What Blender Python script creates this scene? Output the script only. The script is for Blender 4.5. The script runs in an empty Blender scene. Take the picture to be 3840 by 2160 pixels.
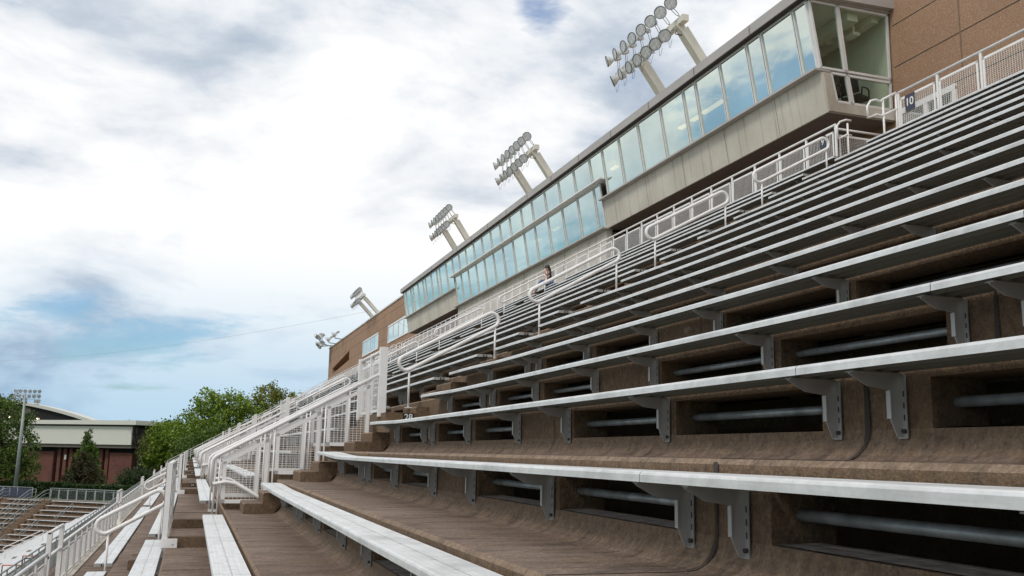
import bpy, math, random
from math import sin, cos, radians, pi, sqrt, atan2
from mathutils import Vector, Matrix
random.seed(7)
SC = bpy.context.scene
COL = SC.collection
# World axes: X = up the slope of the stand (towards the press box), Y = along the rows, Z = up; eye of the camera at 0,0,0

# ------------------------------------------------------------------ materials
def new_mat(name):
    m = bpy.data.materials.new(name); m.use_nodes = True
    nt = m.node_tree; b = nt.nodes['Principled BSDF']
    return m, nt, b
def N(nt, typ, **kw):
    n = nt.nodes.new(typ)
    for k, v in kw.items(): setattr(n, k, v)
    return n
def ramp(nt, fac, stops):
    r = N(nt, 'ShaderNodeValToRGB')
    e = r.color_ramp.elements
    while len(e) < len(stops): e.new(.5)
    for i, (p, c) in enumerate(stops):
        e[i].position = p; e[i].color = (*c, 1)
    nt.links.new(fac, r.inputs[0])
    return r.outputs[0]
def noise(nt, scale, detail=4, stretch=(1, 1, 1), rough=.55, coord='Object', dist=0):
    tc = N(nt, 'ShaderNodeTexCoord'); mp = N(nt, 'ShaderNodeMapping')
    mp.inputs['Scale'].default_value = stretch
    nz = N(nt, 'ShaderNodeTexNoise'); nz.inputs['Scale'].default_value = scale
    nz.inputs['Detail'].default_value = detail; nz.inputs['Roughness'].default_value = rough
    nz.inputs['Distortion'].default_value = dist
    nt.links.new(tc.outputs[coord], mp.inputs[0]); nt.links.new(mp.outputs[0], nz.inputs[0])
    return nz.outputs[0]
def mix(nt, a, b, fac, mode='MIX'):
    m = N(nt, 'ShaderNodeMixRGB', blend_type=mode)
    for i, v in ((0, fac), (1, a), (2, b)):
        if hasattr(v, 'links') or hasattr(v, 'is_linked'): nt.links.new(v, m.inputs[i])
        elif i == 0: m.inputs[0].default_value = v
        else: m.inputs[i].default_value = (*v, 1)
    return m.outputs[0]
def bump(nt, b, h, strength=.3, dist=.01):
    bp = N(nt, 'ShaderNodeBump'); bp.inputs['Strength'].default_value = strength; bp.inputs['Distance'].default_value = dist
    nt.links.new(h, bp.inputs['Height']); nt.links.new(bp.outputs[0], b.inputs['Normal'])
def simple(name, c, rough=.5, metal=0, var=.12, scale=3, stretch=(1, 1, 1), bmp=0):
    m, nt, b = new_mat(name)
    nz = noise(nt, scale, 5, stretch)
    lo = tuple(x * (1 - var) for x in c); hi = tuple(min(1, x * (1 + var)) for x in c)
    nt.links.new(ramp(nt, nz, [(.3, lo), (.7, hi)]), b.inputs['Base Color'])
    b.inputs['Roughness'].default_value = rough; b.inputs['Metallic'].default_value = metal
    if bmp: bump(nt, b, nz, bmp)
    return m

def concrete_old():
    m, nt, b = new_mat('weathered_brown_concrete')
    big = noise(nt, .8, 5)
    streak = noise(nt, 2.3, 9, (.9, 3.4, .8), .7)
    fine = noise(nt, 75, 3)
    speck = noise(nt, 24, 8, (1, 1, .8), .78)
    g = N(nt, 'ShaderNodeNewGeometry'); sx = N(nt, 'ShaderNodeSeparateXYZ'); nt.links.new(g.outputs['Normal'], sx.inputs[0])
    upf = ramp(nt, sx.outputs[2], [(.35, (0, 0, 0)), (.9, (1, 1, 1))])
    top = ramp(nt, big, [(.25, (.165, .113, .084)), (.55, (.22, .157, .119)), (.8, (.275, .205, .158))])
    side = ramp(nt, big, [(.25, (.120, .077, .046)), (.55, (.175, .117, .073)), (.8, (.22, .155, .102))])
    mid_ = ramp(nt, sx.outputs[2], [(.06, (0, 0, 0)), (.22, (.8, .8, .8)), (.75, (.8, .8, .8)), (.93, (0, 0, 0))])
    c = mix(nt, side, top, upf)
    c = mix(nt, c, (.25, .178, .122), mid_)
    sm = N(nt, 'ShaderNodeMath', operation='MULTIPLY'); nt.links.new(ramp(nt, streak, [(.47, (0, 0, 0)), (.68, (.85, .85, .85))]), sm.inputs[0]); nt.links.new(upf, sm.inputs[1])
    c = mix(nt, c, (.032, .024, .020), sm.outputs[0])
    c = mix(nt, c, ramp(nt, fine, [(.3, (.6, .6, .6)), (.7, (1.3, 1.3, 1.3))]), .6, 'MULTIPLY')
    c = mix(nt, c, ramp(nt, speck, [(.34, (.42, .40, .38)), (.5, (1, 1, 1)), (.68, (1.6, 1.54, 1.45))]), .75, 'MULTIPLY')
    run = noise(nt, 2.4, 7, (1, 5.5, .3), .65)
    c = mix(nt, c, (.19, .115, .045), ramp(nt, run, [(.54, (0, 0, 0)), (.70, (.5, .5, .5))]))
    pale = noise(nt, 3.1, 7, (1, 1, 1), .7)
    c = mix(nt, c, (.30, .27, .24), ramp(nt, pale, [(.66, (0, 0, 0)), (.69, (.55, .55, .55))]))
    nt.links.new(c, b.inputs['Base Color'])
    b.inputs['Roughness'].default_value = .92
    ad = N(nt, 'ShaderNodeMath', operation='ADD'); nt.links.new(fine, ad.inputs[0]); nt.links.new(speck, ad.inputs[1])
    bump(nt, b, ad.outputs[0], .8, .014)
    return m
def concrete_light():
    m, nt, b = new_mat('pale_stained_concrete')
    big = noise(nt, .6, 6)
    run = noise(nt, 1.3, 7, (.2, 3.6, .10), .65)
    c = ramp(nt, big, [(.3, (.48, .44, .375)), (.7, (.64, .595, .52))])
    c = mix(nt, c, (.17, .125, .07), ramp(nt, run, [(.55, (0, 0, 0)), (.67, (.6, .6, .6))]))
    c = mix(nt, c, ramp(nt, noise(nt, 30, 4), [(.3, (.85,) * 3), (.7, (1.1,) * 3)]), .6, 'MULTIPLY')
    nt.links.new(c, b.inputs['Base Color']); b.inputs['Roughness'].default_value = .9
    return m
def aggregate():
    m, nt, b = new_mat('brown_exposed_aggregate')
    vo = N(nt, 'ShaderNodeTexVoronoi'); vo.inputs['Scale'].default_value = 75
    tc = N(nt, 'ShaderNodeTexCoord'); nt.links.new(tc.outputs['Object'], vo.inputs[0])
    sep = N(nt, 'ShaderNodeSeparateColor'); nt.links.new(vo.outputs['Color'], sep.inputs[0])
    c = ramp(nt, sep.outputs[0], [(0, (.26, .145, .088)), (.5, (.33, .198, .122)), (.9, (.37, .232, .15)), (1, (.50, .355, .245))])
    c = mix(nt, c, ramp(nt, noise(nt, .5, 5), [(.3, (.85,) * 3), (.7, (1.12,) * 3)]), .8, 'MULTIPLY')
    nt.links.new(c, b.inputs['Base Color']); b.inputs['Roughness'].default_value = .85
    return m
def aluminium():
    m, nt, b = new_mat('brushed_aluminium')
    st = noise(nt, 2, 5, (30, .5, 30)); bl = noise(nt, 2.2, 6)
    c = ramp(nt, st, [(.3, (.62, .63, .63)), (.7, (.76, .765, .765))])
    c = mix(nt, c, (.33, .33, .32), ramp(nt, bl, [(.50, (0, 0, 0)), (.72, (.55, .55, .55))]))
    c = mix(nt, c, ramp(nt, noise(nt, 14, 6, (1, .6, 1), .7), [(.35, (.82, .82, .82)), (.6, (1.06, 1.06, 1.06))]), .8, 'MULTIPLY')
    tc = N(nt, 'ShaderNodeTexCoord'); sx = N(nt, 'ShaderNodeSeparateXYZ'); nt.links.new(tc.outputs['Object'], sx.inputs[0])
    md = N(nt, 'ShaderNodeMath', operation='MODULO'); md.inputs[1].default_value = .36
    ab = N(nt, 'ShaderNodeMath', operation='ABSOLUTE'); nt.links.new(sx.outputs[1], ab.inputs[0]); nt.links.new(ab.outputs[0], md.inputs[0])
    c1 = N(nt, 'ShaderNodeMath', operation='LESS_THAN'); c1.inputs[1].default_value = .010; nt.links.new(md.outputs[0], c1.inputs[0])
    c2 = N(nt, 'ShaderNodeMath', operation='COMPARE'); c2.inputs[1].default_value = .118; c2.inputs[2].default_value = .014; nt.links.new(sx.outputs[0], c2.inputs[0])
    mu = N(nt, 'ShaderNodeMath', operation='MULTIPLY'); nt.links.new(c1.outputs[0], mu.inputs[0]); nt.links.new(c2.outputs[0], mu.inputs[1])
    c = mix(nt, c, (.10, .10, .10), mu.outputs[0])
    nt.links.new(c, b.inputs['Base Color'])
    b.inputs['Metallic'].default_value = .25; b.inputs['Roughness'].default_value = .42
    return m
def brick():
    m, nt, b = new_mat('red_brown_brick')
    br = N(nt, 'ShaderNodeTexBrick'); br.inputs['Scale'].default_value = 1
    br.inputs['Color1'].default_value = (.15, .045, .032, 1); br.inputs['Color2'].default_value = (.10, .032, .025, 1)
    br.inputs['Mortar'].default_value = (.12, .08, .06, 1); br.inputs['Brick Width'].default_value = .42; br.inputs['Row Height'].default_value = .16
    br.inputs['Mortar Size'].default_value = .015
    tc = N(nt, 'ShaderNodeTexCoord'); mp = N(nt, 'ShaderNodeMapping'); mp.inputs['Rotation'].default_value = (radians(90), 0, 0)
    nt.links.new(tc.outputs['Object'], mp.inputs[0]); nt.links.new(mp.outputs[0], br.inputs[0])
    c = mix(nt, br.outputs[0], ramp(nt, noise(nt, .8, 5), [(.3, (.75,) * 3), (.7, (1.2,) * 3)]), .8, 'MULTIPLY')
    nt.links.new(c, b.inputs['Base Color']); b.inputs['Roughness'].default_value = .9
    return m
def leaf(name, c1, c2, c3):
    m, nt, b = new_mat(name)
    g = N(nt, 'ShaderNodeNewGeometry')
    c = ramp(nt, g.outputs['Random Per Island'], [(0, c1), (.5, c2), (1, c3)])
    c = mix(nt, c, ramp(nt, noise(nt, .45, 3), [(.3, (.7,) * 3), (.7, (1.35, 1.35, 1.1))]), .8, 'MULTIPLY')
    nt.links.new(c, b.inputs['Base Color']); b.inputs['Roughness'].default_value = .6
    tr = N(nt, 'ShaderNodeBsdfTranslucent'); nt.links.new(c, tr.inputs[0])
    mx = N(nt, 'ShaderNodeMixShader'); mx.inputs[0].default_value = .3
    out = nt.nodes['Material Output']
    nt.links.new(b.outputs[0], mx.inputs[1]); nt.links.new(tr.outputs[0], mx.inputs[2]); nt.links.new(mx.outputs[0], out.inputs[0])
    return m
def glass(name, tint, refl, gtint):
    m, nt, b = new_mat(name)
    nt.nodes.remove(b); out = nt.nodes['Material Output']
    gl = N(nt, 'ShaderNodeBsdfGlossy'); gl.inputs['Roughness'].default_value = .015
    nz = noise(nt, .55, 3)
    oi = N(nt, 'ShaderNodeObjectInfo')
    nt.links.new(mix(nt, ramp(nt, nz, [(.3, tuple(x * .86 for x in gtint)), (.7, gtint)]), ramp(nt, oi.outputs['Random'], [(0, (.86, .88, .9)), (1, (1.04, 1.03, .98))]), .8, 'MULTIPLY'), gl.inputs[0])
    bp = N(nt, 'ShaderNodeBump'); bp.inputs['Strength'].default_value = .04; bp.inputs['Distance'].default_value = .05
    nt.links.new(noise(nt, .9, 2), bp.inputs['Height']); nt.links.new(bp.outputs[0], gl.inputs['Normal'])
    tr = N(nt, 'ShaderNodeBsdfTransparent'); tr.inputs[0].default_value = (*tint, 1)
    lw_ = N(nt, 'ShaderNodeLayerWeight'); lw_.inputs[0].default_value = .5
    pw = N(nt, 'ShaderNodeMath', operation='POWER'); pw.inputs[1].default_value = 4; nt.links.new(lw_.outputs['Facing'], pw.inputs[0])
    ma = N(nt, 'ShaderNodeMath', operation='ADD', use_clamp=True); ma.inputs[1].default_value = refl + .03
    nt.links.new(pw.outputs[0], ma.inputs[0])
    mx = N(nt, 'ShaderNodeMixShader'); nt.links.new(ma.outputs[0], mx.inputs[0])
    nt.links.new(tr.outputs[0], mx.inputs[1]); nt.links.new(gl.outputs[0], mx.inputs[2]); nt.links.new(mx.outputs[0], out.inputs[0])
    return m
def emis(name, c, s):
    m, nt, b = new_mat(name)
    b.inputs['Base Color'].default_value = (.8, .8, .8, 1)
    b.inputs['Emission Color'].default_value = (*c, 1); b.inputs['Emission Strength'].default_value = s
    return m

M = dict(
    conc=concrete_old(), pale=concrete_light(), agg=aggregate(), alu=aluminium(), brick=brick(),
    galv=simple('bracket_aluminium', (.42, .42, .41), .5, .3, .12, 8),
    pipe=simple('galvanised_pipe', (.40, .43, .46), .45, .5, .35, 9),
    under=simple('shaded_plank_underside', (.20, .195, .185), .7, .1, .2, 4, (1, .2, 1)),  # darker copy of the plank metal, shade under the bench put into its colour
    ledge=simple('dusty_grey_sill', (.30, .275, .245), .95, 0, .5, 14),
    white=simple('white_painted_steel', (.80, .785, .775), .42, 0, .07, 6),
    railgrey=simple('galvanised_rail', (.30, .335, .335), .5, .2, .12, 5),
    cream=simple('cream_painted_steel', (.66, .63, .54), .5, 0, .06, 3),
    fascia=simple('grey_metal_fascia', (.42, .39, .37), .5, .1, .08, .8),
    frame=simple('window_frame_metal', (.74, .73, .72), .4, .2, .05, 5),
    joint=simple('dark_joint', (.05, .04, .035), .9),
    jointb=simple('tan_sealant_joint', (.20, .13, .085), .9),
    coping=simple('pale_metal_coping', (.62, .60, .57), .5),
    soffit=simple('dark_soffit', (.17, .145, .13), .9),
    inner=simple('booth_plaster', (.84, .79, .67), .9, 0, .05),
    carpet=simple('booth_floor', (.30, .28, .25), .95),
    black=simple('black_plastic', (.02, .02, .022), .45),
    numplate=simple('black_number_paint', (.015, .015, .018), .7),
    numwhite=simple('white_number_paint', (.75, .75, .72), .7, 0, .12, 30),
    navy=simple('navy_sign', (.035, .04, .075), .5),
    glassA=glass('reflective_blue_green_glass', (.60, .70, .66), .72, (.86, .95, .88)),
    glassB=glass('clear_booth_glass', (.80, .90, .83), .03, (.75, .85, .82)),
    glassC=glass('pale_window_glass', (.3, .35, .33), .62, (.86, .95, .93)),
    lens=simple('floodlight_lens', (.56, .56, .57), .3, .15, .35, 9),
    rim=simple('dark_lamp_rim', (.10, .11, .105), .5),
    chrome=simple('spun_reflector', (.62, .64, .60), .35, .45, .15, 5),
    lamp=emis('fluorescent_tube', (1, .66, .24), 2.6),
    stadlamp=emis('far_hall_lamp', (1, .85, .5), 1.6),
    roofwhite=simple('white_ribbed_cladding', (.60, .60, .55), .6, 0, .05, 3, (6, 6, .3)),
    dark=simple('dark_void', (.02, .018, .02), .9),
    bark=simple('bark', (.07, .05, .04), .9, 0, .3, 8),
    leafA=leaf('leaf_mid_green', (.075, .125, .012), (.16, .25, .022), (.27, .36, .05)),
    leafB=leaf('leaf_dark_green', (.03, .065, .008), (.075, .13, .016), (.14, .21, .03)),
    leafC=leaf('leaf_olive', (.085, .10, .015), (.16, .18, .025), (.25, .265, .05)),
    leafR=leaf('leaf_rusty', (.06, .022, .01), (.05, .045, .012), (.035, .06, .014)),
    hedge=leaf('hedge_green', (.012, .03, .006), (.028, .06, .012), (.05, .09, .02)),
    grass=simple('grass', (.05, .09, .025), .95, 0, .35, 2),
    asphalt=simple('asphalt', (.05, .05, .05), .9, 0, .2, 4),
    orange=simple('orange_paint', (.55, .10, .025), .5),
    skin=simple('skin', (.42, .22, .15), .55, 0, .05),
    hair=simple('dark_hair', (.018, .012, .010), .6),
    shirt=simple('black_shirt', (.015, .015, .018), .85),
    jeans=simple('blue_denim', (.07, .13, .28), .85, 0, .2, 20),
)
for k in ('conc',):
    pass

# ------------------------------------------------------------------ mesh builder
class MB:
    def __init__(s): s.v = []; s.f = []; s.sm = []; s.ex = []
    def join(s, o, mat):                      # surface marks of another material, kept inside the same part
        s.ex.append((len(s.f), len(s.f) + len(o.f), mat)); k = len(s.v); s.v += list(o.v)
        s.f += [tuple(i + k for i in f) for f in o.f]; s.sm += o.sm
    def add(s, vs, fs, smooth=False):
        o = len(s.v); s.v += [tuple(p) for p in vs]
        for f in fs: s.f.append(tuple(i + o for i in f)); s.sm.append(smooth)
    def quad(s, a, b, c, d): s.add([a, b, c, d], [(0, 1, 2, 3)])
    def box(s, x0, x1, y0, y1, z0, z1):
        s.add([(x0, y0, z0), (x1, y0, z0), (x1, y1, z0), (x0, y1, z0), (x0, y0, z1), (x1, y0, z1), (x1, y1, z1), (x0, y1, z1)],
              [(0, 3, 2, 1), (4, 5, 6, 7), (0, 1, 5, 4), (1, 2, 6, 5), (2, 3, 7, 6), (3, 0, 4, 7)])
    def prism(s, prof, y0, y1, axis='y', cap=True):
        n = len(prof)
        if axis == 'y': P = lambda p, y: (p[0], y, p[1])
        elif axis == 'x': P = lambda p, y: (y, p[0], p[1])
        else: P = lambda p, y: (p[0], p[1], y)
        vs = [P(p, y0) for p in prof] + [P(p, y1) for p in prof]
        fs = [(i, (i + 1) % n, n + (i + 1) % n, n + i) for i in range(n)]
        if cap: fs += [tuple(range(n))[::-1], tuple(range(n, 2 * n))]
        s.add(vs, fs)
    def strip(s, prof, y0, y1):               # open profile in X-Z extruded along Y
        n = len(prof)
        vs = [(p[0], y0, p[1]) for p in prof] + [(p[0], y1, p[1]) for p in prof]
        s.add(vs, [(i, i + 1, n + i + 1, n + i) for i in range(n - 1)])
    def beam(s, a, b, w, h=None, up=(0, 0, 1)):
        a = Vector(a); b = Vector(b); h = h or w
        d = (b - a).normalized(); u = Vector(up)
        if abs(d.dot(u)) > .98: u = Vector((1, 0, 0))
        r = d.cross(u).normalized() * w / 2; u = r.cross(d).normalized() * h / 2
        vs = [a - r - u, a + r - u, a + r + u, a - r + u, b - r - u, b + r - u, b + r + u, b - r + u]
        s.add(vs, [(0, 3, 2, 1), (4, 5, 6, 7), (0, 1, 5, 4), (1, 2, 6, 5), (2, 3, 7, 6), (3, 0, 4, 7)])
    def tube(s, pts, r, n=8, closed=False, r2=None):
        pts = [Vector(p) for p in pts]; m = len(pts); vs = []; fs = []
        for i, p in enumerate(pts):
            if closed: d = pts[(i + 1) % m] - pts[i - 1]
            else: d = pts[min(i + 1, m - 1)] - pts[max(i - 1, 0)]
            d.normalize(); u = Vector((0, 0, 1)) if abs(d.z) < .9 else Vector((0, 1, 0))
            if i == 0: px = d.cross(u).normalized()
            else: px = (px - d * px.dot(d)).normalized()
            py = d.cross(px)
            rr = r if r2 is None else r + (r2 - r) * i / (m - 1)
            for k in range(n):
                a = 2 * pi * k / n; vs.append(p + px * cos(a) * rr + py * sin(a) * rr)
        R = m if closed else m - 1
        for i in range(R):
            for k in range(n):
                j = (i + 1) % m
                fs.append((i * n + k, i * n + (k + 1) % n, j * n + (k + 1) % n, j * n + k))
        if not closed: fs += [tuple(range(n))[::-1], tuple(range((m - 1) * n, m * n))]
        s.add(vs, fs, True)
    def lathe(s, prof, mat, n=16):            # prof (r, h) about local z, placed with matrix
        vs = []; m = len(prof)
        for r, h in prof:
            for k in range(n):
                a = 2 * pi * k / n; vs.append(mat @ Vector((r * cos(a), r * sin(a), h)))
        fs = [(i * n + k, i * n + (k + 1) % n, (i + 1) * n + (k + 1) % n, (i + 1) * n + k) for i in range(m - 1) for k in range(n)]
        s.add(vs, fs, True)
    def mesh(s, name):
        me = bpy.data.meshes.new(name); me.from_pydata(s.v, [], s.f)
        me.polygons.foreach_set('use_smooth', s.sm); me.update(); return me
    def obj(s, name, mat, parent=None, loc=None, rz=0):
        me = s.mesh(name)
        if s.ex:
            me.materials.append(M[mat])
            for i, (a, b, mt) in enumerate(s.ex):
                me.materials.append(M[mt])
                for q in range(a, b): me.polygons[q].material_index = i + 1
        return place(me, name, mat, parent, loc, rz)

def place(me, name, mat=None, parent=None, loc=None, rz=0):
    if mat and not me.materials: me.materials.append(M[mat])
    o = bpy.data.objects.new(name, me); COL.objects.link(o)
    if parent: o.parent = parent
    if loc: o.location = loc
    if rz: o.rotation_euler = (0, 0, rz)
    return o
def tag(o, label=None, cat=None, group=None, kind=None):
    if label: o['label'] = label
    if cat: o['category'] = cat
    if group: o['group'] = group
    if kind: o['kind'] = kind
    return o
def empty(name, loc=(0, 0, 0), rz=0):
    o = bpy.data.objects.new(name, None); COL.objects.link(o); o.location = loc; o.rotation_euler = (0, 0, rz)
    o.empty_display_size = .1
    return o
def text(name, s, size, mw, mat, parent, cx=True):
    cu = bpy.data.curves.new(name, 'FONT'); cu.body = s; cu.size = size; cu.extrude = size * .02; cu.offset = size * .012
    cu.align_x = 'CENTER'; cu.align_y = 'CENTER'
    t = bpy.data.objects.new(name, cu); COL.objects.link(t)
    dg = bpy.context.evaluated_depsgraph_get(); me = bpy.data.meshes.new_from_object(t.evaluated_get(dg))
    bpy.data.objects.remove(t); me.name = name; me.transform(mw)
    me.materials.clear(); me.materials.append(M[mat])
    return place(me, name, None, parent)
# orientation of writing read from the -Y side (x right = +X) and from the -X side
def face_y(x, y, z): return Matrix.Translation((x, y, z)) @ Matrix.Rotation(radians(90), 4, 'X')
def face_x(x, y, z): return Matrix.Translation((x, y, z)) @ Matrix.Rotation(radians(-90), 4, 'Z') @ Matrix.Rotation(radians(90), 4, 'X')
ORD = ['first', 'second', 'third', 'fourth', 'fifth', 'sixth', 'seventh', 'eighth', 'ninth', 'tenth', 'eleventh', 'twelfth', 'thirteenth',
       'fourteenth', 'fifteenth', 'sixteenth', 'seventeenth', 'eighteenth', 'nineteenth', 'twentieth']

# ------------------------------------------------------------------ the seating bowl
TB = {n: .202 + .70 * (n - 24) for n in range(20, 29)}
TB.update({n: 3.56 + .70 * (n - 29) for n in range(29, 42)})
ZB = {20: -2.45, 21: -2.05, 22: -1.645, 23: -1.24, 24: -.835, 25: -.428, 26: -.0125, 27: .397, 28: .794, 29: 1.18, 30: 1.58, 31: 1.975,
      32: 2.385, 33: 2.79, 34: 3.20, 35: 3.62, 36: 4.03, 37: 4.465, 38: 4.88, 39: 5.31, 40: 5.74, 41: 6.15}
TR = {n: ZB[n] - .40 for n in ZB}
FT = {n: TB[n - 1] + .28 for n in range(21, 42)}
VS = .125; PER = 14.9; SEND = 96.0; SBEG = -6.0
NSEC = 6
OPEN = [(.30, 1.62), (1.82, 3.15), (4.45, 5.65), (5.95, 7.10)]
BRK = [.18, 1.70, 3.20, 4.30, 5.80, 7.24]

def spans_for(n):
    """list of (s0, s1, kind) along the rows for riser above tread n"""
    ev = []
    aisles = []
    for k in range(NSEC):
        a0, a1 = (13.06, 16.56) if n < 28 else (13.5, 14.75)
        aisles.append((a0 + PER * k, a1 + PER * k))
    j = -4.25; ops = []
    while j < SEND:
        for a, b in OPEN:
            o0, o1 = j + a, j + b
            if o0 > SBEG + .2 and o1 < SEND - .2 and not any(o0 < q1 + .1 and o1 > q0 - .1 for q0, q1 in aisles):
                ops.append((o0, o1))
        j += 7.45
    out = []; c = SBEG
    for o0, o1 in ops:
        out.append((c, o0, 's')); out.append((o0, o1, 'o')); c = o1
    out.append((c, SEND, 's'))
    return out, ops
def vom_cut(lst, n):
    """cut the stair openings (rows 25..27) out of spans"""
    if n not in (25, 26, 27): return lst
    res = []
    for a, b, k in lst:
        segs = [(a, b)]
        for i in range(NSEC):
            h0, h1 = 14.02 + PER * i, 15.88 + PER * i
            ns = []
            for x, y in segs:
                if y <= h0 or x >= h1: ns.append((x, y)); continue
                if x < h0: ns.append((x, h0))
                if y > h1: ns.append((h1, y))
            segs = ns
        res += [(x, y, k) for x, y in segs]
    return res

stand = tag(empty('grandstand', (0, 0, 0)), 'weathered brown concrete grandstand rising to the right, with vents in its risers', 'grandstand')
tb = MB(); pipes = []; lg = MB()
for n in range(22, 41):
    f0, z0 = FT[n], TR[n]
    f1 = FT[n + 1] if n < 40 else TB[40] + .28
    z1 = TR[n + 1] if n < 40 else 5.72
    lst, ops = spans_for(n)
    cove = [(f1 - .15 * cos(a), z0 + VS - .14 * sin(a) * 1.0) for a in []]
    cv = []
    for i in range(6):
        a = i / 5 * pi / 2
        cv.append((f1 - .13 + .13 * sin(a), z0 + VS - VS * cos(a)))
    for a, b, k in vom_cut(lst, n):
        tread = [(f0 + .02, z0)]
        if k == 's':
            prof = tread + cv + [(f1, z1 - .02), (f1 + .02, z1)]
            tb.strip(prof, a, b)
        else:
            tb.strip(tread + cv + [(f1 + .2, z0 + VS + .004), (f1 + .18, z0 - .2)], a, b)
            tb.strip([(f1 + .26, z1 - .082), (f1, z1 - .082), (f1, z1 - .02), (f1 + .02, z1)], a, b)
            lg.quad((f1 + .008, a + .01, z0 + VS + .005), (f1 + .19, a + .01, z0 + VS + .008), (f1 + .19, b - .01, z0 + VS + .008), (f1 + .008, b - .01, z0 + VS + .005))
            for y in (a, b):
                tb.quad((f1, y, z0 + VS), (f1 + .26, y, z0 + VS), (f1 + .26, y, z1 - .082), (f1, y, z1 - .082))
        # underside of the slab
        tb.quad((f0 + .26, a, z0 - .095), (f1 + .26, a, z0 - .095), (f1 + .26, b, z0 - .095), (f0 + .26, b, z0 - .095))
    if 24 <= n <= 33:
        for o0, o1 in ops:
            if -1 < o0 < 12.5: pipes.append((f1 + .12, z0 + .225 if n < 60 else 0, o0, o1))
# base of row 22 (front wall), back, ends
tb.box(-2.2, FT[22] + .02, SBEG, SEND, -4.4, TR[22] - .40)         # walkway slab below the front rows, row 21 level
tb.box(FT[22] - .0, FT[22] + .02, SBEG, SEND, TR[22] - .41, TR[22])
tb.box(TB[40] + .29, 15.48, SBEG - 4, 119, 5.55, 5.72)             # upper walkway floor
for y in (SBEG, SEND):                                             # end walls
    prof = []
    for n in range(22, 41):
        prof += [(FT[n] + .02, TR[n] - .004), ((FT[n + 1] if n < 40 else TB[40] + .28) + .019, TR[n] - .004)]
    prof += [(15.4, 5.5), (15.4, -14), (-2.2, -14)]
    tb.prism(prof, y - .15 if y < 0 else y, y if y < 0 else y + .15)
tb.box(15.1, 15.4, SBEG, SEND, -14, 5.54)
# narrow construction joints
jm = MB()
for n in range(22, 38):
    f1 = FT[n + 1]; z0 = TR[n]; z1 = TR[n + 1]
    q = []
    for i in range(7):
        a = i / 6 * pi / 2; q.append((f1 - .135 + .13 * sin(a) - .004 * sin(a), z0 + VS + .006 - VS * cos(a)))
    q += [(f1 - .005, z1 - .012)]
    for s, w in ((3.2, .011), (10.65, .010), (6.72, .004), (18.1, .009), (25.5, .009)):
        ww = [w * random.uniform(.5, 1.5) for _ in q]; of = [random.uniform(-.004, .004) for _ in q]
        vs = [(p[0], s - k + o, p[1]) for p, k, o in zip(q, ww, of)] + [(p[0], s + k + o, p[1]) for p, k, o in zip(q, ww, of)]
        m_ = len(q); jm.add(vs, [(i, i + 1, m_ + i + 1, m_ + i) for i in range(m_ - 1)])
        if w > .005: jm.box(FT[n] + .02, f1 - .14, s - .005, s + .005, z0 - .01, z0 + .0025)
tb.join(lg, 'ledge')
tb.join(jm, 'joint')
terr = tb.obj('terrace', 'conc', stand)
for t, z, a, b in pipes:
    p = MB(); p.tube([(t, a + .001, z), (t, b - .001, z)], .021, 10); p.obj('vent_pipe', 'pipe', stand)

# step blocks in the aisles
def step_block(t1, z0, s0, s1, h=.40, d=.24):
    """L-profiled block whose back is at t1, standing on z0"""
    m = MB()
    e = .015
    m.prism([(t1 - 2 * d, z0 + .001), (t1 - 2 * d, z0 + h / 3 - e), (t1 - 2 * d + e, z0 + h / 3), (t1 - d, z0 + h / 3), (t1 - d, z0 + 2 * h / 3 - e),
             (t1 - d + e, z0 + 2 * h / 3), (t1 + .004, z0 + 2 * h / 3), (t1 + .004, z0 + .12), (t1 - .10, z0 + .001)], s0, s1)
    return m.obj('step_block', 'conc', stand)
for k in range(NSEC):
    o = PER * k
    for n in range(25, 28): step_block(FT[n + 1], TR[n], 13.06 + o, 14.0 + o)
    for n in range(28, 40):
        step_block(FT[n + 1], TR[n], 13.7 + o, 14.6 + o, d=.2 if n == 28 else .24)
    for n in (22, 23): step_block(FT[n + 1], TR[n], 14.2 + o, 15.15 + o)
# raised landing in front of every stair opening, with the number 24 painted on it
for k in range(NSEC):
    o = PER * k; m = MB(); z = TR[24]; t0, t1 = FT[24] + .03, FT[25]
    m.box(t0, t1 - .02, 13.0 + o, 16.45 + o, z + .001, z + .135)
    m.box(t0 + .02, t1 - .02, 14.33 + o, 16.45 + o, z + .136, z + .255)
    m.box(t0 + .02, t1 - .02, 15.8 + o, 16.3 + o, z + .256, z + .262)
    m.box(t0 + .45, t1, 13.2 + o, 14.0 + o, z + .136, z + .27)
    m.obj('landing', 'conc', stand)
    if 0 < k < 3:
        p = MB(); p.box(.06, .17, 14.318 + o, 14.3295 + o, z + .15, z + .24); pl = p.obj('number_patch', 'numplate', stand)
        text('number', '24', .085, face_y(.115, 14.316 + o, z + .193), 'numwhite', pl)
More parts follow.
